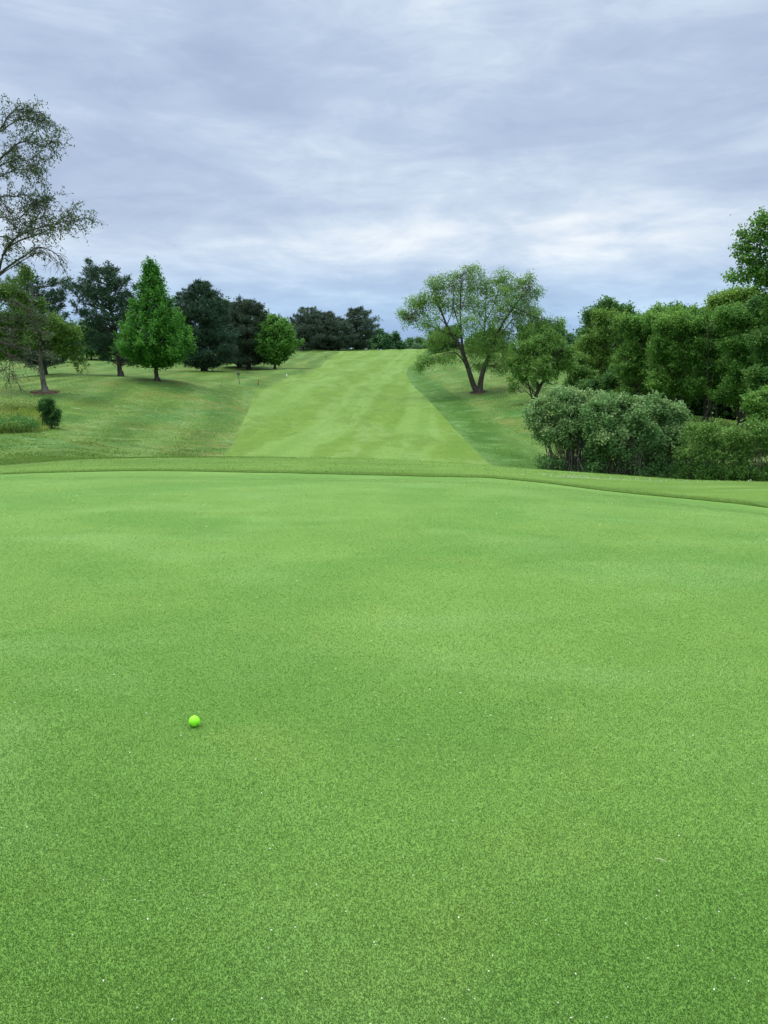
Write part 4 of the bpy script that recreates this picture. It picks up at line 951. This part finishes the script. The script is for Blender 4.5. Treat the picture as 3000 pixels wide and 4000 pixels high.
def cyl(pts, rad, k=10, cap=True):
    p = Plant(); p.tube(pts, rad, rad, k); V = p.wv[0]; Fq = p.wf[0]; n = len(pts)
    if cap:
        V = np.vstack([V, pts[0], pts[-1]]); c0_, c1_ = len(V)-2, len(V)-1
        f2 = [((i+1) % k, i, c0_, c0_) for i in range(k)] + [((n-1)*k+i, (n-1)*k+(i+1) % k, c1_, c1_) for i in range(k)]
        T = []
        for q_ in Fq: T += [(q_[0], q_[1], q_[2]), (q_[0], q_[2], q_[3])]
        T += [q_[:3] for q_ in f2]; return V, np.array(T)
    return V, Fq
blackm = simple('black_painted_metal', (.02,.025,.022), .5)
redm = simple('red_painted_wood', (.42,.09,.025), .6); whitem = simple('white_painted_wood', (.78,.78,.70), .55)
greym = simple('grey_metal', (.22,.25,.24), .5); yellowm = simple('yellow_flag_cloth', (.75,.62,.18), .8)
# yardage post with ring
Yp = 66.; bp_ = base_at(936, Yp, 1500); s = Yp/F
r = empty('marker_post', bp_, 'thin black post topped by a ring on the left mound edge', 'post')
top = P(933, 1466, Yp) - bp_; top = np.array([-.07, 0, max(top[2], .7)])
V, Fc = cyl(np.array([(0, 0, -.1), top*.5, top]), .022); mesh_np('pole', V, Fc, blackm, r, smooth_=True)
ring = [top + [math.cos(a)*.115, 0, .115+math.sin(a)*.115] for a in np.linspace(0, 2*np.pi, 25)]
V, Fc = cyl(np.array(ring), .020, 8, False); mesh_np('ring', V, Fc, blackm, r, smooth_=True)
V, Fc = cyl(np.array([top + [0, -.012, .02], top + [0, -.012, .20]]), .018); mesh_np('plate', V, Fc, greym, r)
V, Fc = cyl(np.array([top + [0, .012, .115], top + [0, .02, .115]]), .095, 20); mesh_np('disc', V, Fc, simple('pale_disc', (.30,.36,.38), .4), r)
def stake(px, Yp, py, Hh, w, mat, label, lean=(0, 0), capm=None):
    b = base_at(px, Yp, py); r = empty('stake', b, label, 'stake'); r.rotation_euler = (lean[1], lean[0], 0)
    V, Fc = boxm(-w/2, w/2, -w/2, w/2, -.15, Hh, .05); mesh_np('post', V, Fc, mat, r)
    if capm:
        V, Fc = boxm(-w/2-.004, w/2+.004, -w/2-.004, w/2+.004, Hh-.06, Hh+.012, .05); mesh_np('cap', V, Fc, capm, r)
stake(1008, 67.5, 1513, .44, .075, redm, 'leaning orange red stake at the corner of the fairway', (R(10), 0), blackm)
stake(1120, 84, 1467, .40, .085, whitem, 'white stake at the left edge of the fairway')
stake(1273, 150, 1395, .55, .09, blackm, 'small dark stake far up beside the fairway edge')
# bin beside the leaning pine
bb = base_at(1175, 191, 1372); r = empty('litter_bin', bb, 'grey litter bin beside the leaning far pine', 'bin')
V, Fc = boxm(-.38, .38, -.38, .38, -.1, .85, -.08, .05); mesh_np('body', V, Fc, greym, r)
V, Fc = boxm(-.46, .46, -.46, .46, .853, .95, .1, .1); mesh_np('lid', V, Fc, simple('bin_lid', (.30,.34,.32), .5), r)
# flagstick
bf = base_at(1210, 207, 1360); r = empty('golf_flag', bf, 'small yellow golf flag on a thin pole among the far pines', 'flag')
V, Fc = cyl(np.array([(0, 0, -.1), (0, 0, 1.9)]), .03); mesh_np('flagstick', V, Fc, simple('flagstick', (.55,.55,.5), .5), r)
V = []; 
for i in range(9):
    for j in range(2): V.append((.03 + i*.052, .05*math.sin(i*.9), 1.87 - .5*j + .02*math.sin(i*.8)))
V = np.array(V + [(v_[0], v_[1]+.012, v_[2]) for v_ in V]); q_ = []
for i in range(8): q_ += [(2*i, 2*i+1, 2*i+3, 2*i+2), (18+2*i, 18+2*i+2, 18+2*i+3, 18+2*i+1)]
mesh_np('flag', V, q_, yellowm, r, smooth_=True)
# white tee sign / stone on the crest
bs = base_at(1427, 205, 1366); r = empty('stone_marker', bs, 'low pale stone marker on the crest below the rounded far pine', 'marker')
V, Fc = boxm(-.48, .48, -.3, .3, -.2, .42, .15, .25); V[4:, 0] += .1; V += rng.normal(0, .02, V.shape); mesh_np('stone', V, Fc, simple('pale_stone', (.55,.52,.46), .9, noise=4), r)
V, Fc = boxm(.50, .95, -.2, .2, -.2, .26, .1, .2); V += rng.normal(0, .015, V.shape); mesh_np('dark_block', V, Fc, simple('dark_block', (.04,.04,.04), .9), r)
# short dark stake with board at left
bs = base_at(342, 130, 1412); r = empty('tee_marker', bs, 'tiny blue green tee marker on the far left lawn', 'marker')
V, Fc = boxm(-.2, .2, -.12, .12, -.1, .85, .1, .2); mesh_np('block', V, Fc, simple('tee_paint', (.06,.16,.15), .6), r)

# ---------------------------------------------------------------- golf ball
def place_ball():
    sl = slope(2810); Yb = (CH - .0206)/(-sl); xb = aof(759, 2810)*Yb; zb = g1(xb, Yb)
    rad = .02135; c = np.array([xb, Yb, zb + rad*.95])
    import bmesh
    bm = bmesh.new(); bmesh.ops.create_icosphere(bm, subdivisions=6, radius=1.)
    V = np.array([v_.co for v_ in bm.verts]); Fc = np.array([[v_.index for v_ in f_.verts] for f_ in bm.faces]); bm.free()
    V = unit(V); K = 330; i = np.arange(K) + .5; ph = np.arccos(1 - 2*i/K); th = np.pi*(1+5**.5)*i
    D = np.stack([np.cos(th)*np.sin(ph), np.sin(th)*np.sin(ph), np.cos(ph)], 1)
    m_ = np.max(V @ D.T, axis=1); ang = np.arccos(np.clip(m_, -1, 1)); dep = np.clip(1 - (ang/.085)**2, 0, 1)
    V = V*(rad*(1 - .011*dep))[:, None]
    mt, nt, out = new_mat('lime_ball_cover'); g = NG(nt)
    n_ = g.noise(g.n('ShaderNodeTexCoord').outputs['Object'], 60, 3)
    g.principled(out, g.mix(n_, (.30,.96,.03), (.33,.98,.035)), 0.45, .25, None, Coat_Weight=.0)
    root = empty('golf_ball', c, 'lime green golf ball resting on the putting green', 'golf ball')
    mesh_np('ball_cover', V, Fc, mt, root, smooth_=True)
    ink = simple('dark_print', (.012,.10,.03), .5)
    cd = unit(np.array([0, 0, CH]) - c); rt = unit(np.cross(cd, [0, 0, 1.]) * -1); upv = np.cross(rt, cd) ; upv = upv*np.sign(upv[2])
    rt = rt*np.sign(rt[0])
    def mark(u0, v0, u1, v1, wd):
        P0 = []
        for t in np.linspace(0, 1, 9):
            u, v_ = u0+(u1-u0)*t, v0+(v1-v0)*t; w_ = wd*(.6+.4*math.sin(math.pi*t))
            nx, ny = -(v1-v0), (u1-u0); ln = math.hypot(nx, ny); nx, ny = nx/ln, ny/ln
            for sgn in (-1, 1):
                uu, vv = u+nx*w_*sgn, v_+ny*w_*sgn; ww = math.sqrt(max(0, 1-uu*uu-vv*vv))
                P0.append((rt*uu + upv*vv + cd*ww)*rad*1.0045)
        q_ = [(2*k, 2*k+1, 2*k+3, 2*k+2) for k in range(8)]
        mesh_np('printed_mark', np.array(P0), q_, ink, root)
    mark(-.78, -.38, -.55, -.75, .05); mark(.50, -.40, .46, -.72, .05)
place_ball()

# ---------------------------------------------------------------- debris on the green, clover in the rough
M['petal'] = leaf_mat('dry_petals', (.50,.50,.34), (.66,.66,.52), (.8,.8,.72), trans=.2)
def scatter_bits(n, xs, ys, size, lift, sizes=None):
    z = gz(xs, ys) + lift; C = np.stack([xs, ys, z], 1); pw = Plant()
    pw.leaves(C, rng.normal(0, .4, (n, 3)) + [0, 0, 1.], rng.normal(0, 1, (n, 3)), size*rng.uniform(.6, 1.5, n), size*rng.uniform(.3, .9, n), rng.random(n))
    return np.vstack(pw.lv), pw.lt[0]
n = 800; ys = 1.2*(15/1.2)**rng.random(n); xs = rng.uniform(-.58, .58, n)*(ys+.2); k = sdf(green_poly, xs, ys) < -.1; xs, ys = xs[k], ys[k]
V, t = scatter_bits(len(xs), xs, ys, (.0034 + .0010*ys), .0060)
hx = np.concatenate([rng.normal(px_h, .012, 6) for px_h in (-1.62,)]); 
o = mesh_np('plant_debris', V, np.arange(len(V)).reshape(-1, 4), M['petal'], tint=t); tag(o, 'pale specks of dry petals scattered over the putting green', 'plant debris', kind='stuff')
# one dry stalk lying on the green
h0, h1 = hit(2555, 3366, 1.), hit(2605, 3383, 1.)
V, Fc = cyl(np.array([(h0[0], h0[1], g1(*h0)+.008), ((h0[0]+h1[0])/2, (h0[1]+h1[1])/2+.002, g1(*h0)+.010), (h1[0], h1[1], g1(*h1)+.007)]), .0011, 6)
o = mesh_np('grass_stalk', V, Fc, simple('dry_straw', (.55,.55,.32), .8)); tag(o, 'dry pale grass stalk lying on the lower right of the green', 'stalk')
# clover flowers
xs = []; ys = []
for cx, cy, sx, sy, n in [(590,1600,60,12,130), (720,1640,50,10,90), (620,1690,50,8,80), (850,1690,40,9,70), (480,1565,50,7,60), (2090,1650,45,45,520), (1990,1600,90,30,380), (2150,1730,50,30,250), (1900,1560,60,20,160), (2500,1895,250,6,60), (2230,1880,60,5,60)]:
    for _ in range(n):
        h_ = (rng.normal(cx, sx), rng.normal(cy, sy)); xs.append(h_[0]); ys.append(h_[1])
xs, ys = np.array(xs), np.array(ys)
# convert rows to distances with the surveyed slope (table of the nearest visible ground)
tabpx = np.arange(0, 3001, 250); tabpy = np.arange(1480, 1901, 20); T_ = np.zeros((len(tabpx), len(tabpy)))
for i, a in enumerate(tabpx):
    for j, c in enumerate(tabpy):
        h_ = hit(a, c, 24 if c < 1860 else 16); T_[i, j] = h_[1] if h_ else 60
ix = np.clip((xs/250).astype(int), 0, len(tabpx)-1); iy = np.clip(((ys-1480)/20), 0, len(tabpy)-1.01); i0 = iy.astype(int)
Yc = T_[ix, i0]*(1-(iy-i0)) + T_[ix, np.minimum(i0+1, len(tabpy)-1)]*(iy-i0); Xc = (xs-1500)/F*Yc
pw = Plant(); m_ = len(Xc); pw.leaves(np.stack([Xc, Yc, GZ(Xc, Yc)+.035], 1), rng.normal(0, .5, (m_, 3)) + [0, -1.3, 1.], rng.normal(0, 1, (m_, 3)), rng.uniform(.02, .05, m_), rng.uniform(.02, .04, m_), rng.uniform(0, .6, m_))
V = np.vstack(pw.lv); o = mesh_np('clover_flowers', V, np.arange(len(V)).reshape(-1, 4), leaf_mat('clover_white', (.34,.42,.24), (.42,.50,.32), (.5,.55,.4)), tint=pw.lt[0]); tag(o, 'white clover flowers dotted through the rough', 'flowers', kind='stuff')

# ---------------------------------------------------------------- bird
def place_bird():
    c = P(2852, 840, 170); root = empty('bird', c, 'tiny dark bird flying near the treetop at the right edge', 'bird')
    p = Plant(); p.tube([(-.16,0,.02),(-.1,0,0),(0,0,0),(.12,0,.01),(.17,0,.02),(.21,0,.02)], .02, .02, 8)
    V = p.wv[0].reshape(6, 8, 3); cen = V.mean(1, keepdims=True); V = cen + (V-cen)*np.array([.5, 1.6, 2., 1.6, 1.3, .3])[:, None, None]
    Vb = V.reshape(-1, 3); fb_ = p.wf[0]
    wv = []; wf = []
    for sg in (-1, 1):
        k = len(wv); wv += [(.07, 0, .02), (-.06, 0, .02), (-.05, sg*.18, .10), (.06, sg*.18, .11), (-.02, sg*.34, .07), (.0, sg*.34, .075)]
        wf += [(k, k+1, k+2, k+3), (k+3, k+2, k+4, k+5)]
    V = np.vstack([Vb, np.array(wv), np.array(wv) + [0, 0, .008]]); wf = np.array(wf)
    Fc = np.vstack([fb_, wf + len(Vb), wf[:, ::-1] + len(Vb) + len(wv)])
    mesh_np('body', V, Fc, simple('dark_feathers', (.03,.03,.035), .8), root)
place_bird()

# ---------------------------------------------------------------- light and sky
SUN_EL, SUN_AZ = R(58), R(-60)     # azimuth from +Y, clockwise
sd = bpy.data.lights.new('sun', 'SUN'); sd.energy = 1.5; sd.angle = R(14); sd.color = (1., .96, .88)
so = bpy.data.objects.new('sun', sd); COL.objects.link(so)
from mathutils import Vector
dv = Vector((math.sin(SUN_AZ)*math.cos(SUN_EL), math.cos(SUN_AZ)*math.cos(SUN_EL), math.sin(SUN_EL)))
so.rotation_euler = (-dv).to_track_quat('-Z', 'Y').to_euler(); so.location = (0, 0, 60)
w = bpy.data.worlds.new('World'); scene.world = w; w.use_nodes = True
nt = w.node_tree; nt.nodes.clear(); g = NG(nt)
wo = nt.nodes.new('ShaderNodeOutputWorld'); bg = nt.nodes.new('ShaderNodeBackground'); bg.inputs[1].default_value = .1; g.l(bg.outputs[0], wo.inputs[0])
sky = nt.nodes.new('ShaderNodeTexSky'); sky.sky_type = 'NISHITA'; sky.sun_disc = False; sky.sun_elevation = SUN_EL; sky.sun_rotation = SUN_AZ
tc = g.n('ShaderNodeTexCoord').outputs['Generated']; sx = g.n('ShaderNodeSeparateXYZ'); g.l(tc, sx.inputs[0])
zc = g.math('MAXIMUM', sx.outputs[2], .0)
den = g.math('ADD', zc, .10)
cb = g.n('ShaderNodeCombineXYZ'); g.l(g.math('DIVIDE', sx.outputs[0], den), cb.inputs[0]); g.l(g.math('DIVIDE', sx.outputs[1], den), cb.inputs[1])
pl = cb.outputs[0]
nA = g.noise(g.mapp(pl, (.7, .7, 1), rot=(0, 0, R(-24)), loc=(1.3, .4, 0)), .7, 6, .5, .2)
nB = g.noise(g.mapp(pl, (.9, .8, 1), rot=(0, 0, R(20)), loc=(4.1, 7.7, 0)), 1.5, 7, .55, .3)
nC = g.noise(g.mapp(tc, (1.6, 1.6, 4.2), loc=(8, 2, 0)), 1.0, 4, .55, .4)
nD = g.noise(g.mapp(tc, (2.2, 2.2, 9), rot=(0, R(7), 0), loc=(2, 5, 0)), 1.9, 7, .62, .6)
nE = g.noise(g.mapp(tc, (5, 5, 15), loc=(7, 5, 1)), 1.9, 6, .6, .8)
# brightness by elevation: bluish gap low down, bright band of thin cloud above, grey deck higher
band = g.ramp(zc, [(0.0, .32), (.06, .30), (.10, .47), (.145, .62), (.19, .46), (.25, .55), (.32, .46), (.42, .55)])
f = band
for n_, k_ in ((nA, .95), (nB, .65), (nC, .95), (nD, .75), (nE, .45)):
    f = g.math('ADD', f, g.math('MULTIPLY', g.math('SUBTRACT', n_, .5), k_))
f = g.math('ADD', f, 0., None, True)
cc = g.ramp(f, [(.0, (2.85,3.55,4.9)), (.3, (3.35,4.12,5.5)), (.5, (3.95,4.8,6.1)), (.68, (4.9,5.7,6.8)), (.90, (6.9,7.3,7.7))])
cc = g.mix(1., cc, g.mix(g.rng(zc, .02, .16), (.80,1.0,1.15), (1.,1.,1.)), 'MULTIPLY')
zen = g.rng(zc, .42, .95, 1., 3.9)  # unseen sky overhead boosted, and warmed below, to light the ground
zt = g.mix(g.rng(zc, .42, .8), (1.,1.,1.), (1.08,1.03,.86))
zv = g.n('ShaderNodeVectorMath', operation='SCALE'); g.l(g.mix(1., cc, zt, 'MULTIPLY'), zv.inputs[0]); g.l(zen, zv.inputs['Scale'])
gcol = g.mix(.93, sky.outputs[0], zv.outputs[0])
below = g.rng(sx.outputs[2], -.02, .0, 0, 1)
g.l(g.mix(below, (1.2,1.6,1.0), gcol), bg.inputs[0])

vs = scene.view_settings; scene.display_settings.display_device = 'sRGB'
vs.view_transform = 'Standard'; vs.look = 'None'; vs.exposure = .4; vs.gamma = 1; vs.use_curve_mapping = False
cy = scene.cycles; cy.max_bounces = 5; cy.diffuse_bounces = 3; cy.glossy_bounces = 2; cy.transmission_bounces = 2; cy.use_denoising = True
try: cy.denoiser = 'OPENIMAGEDENOISE'
except Exception: pass
cy.sample_clamp_indirect = 4
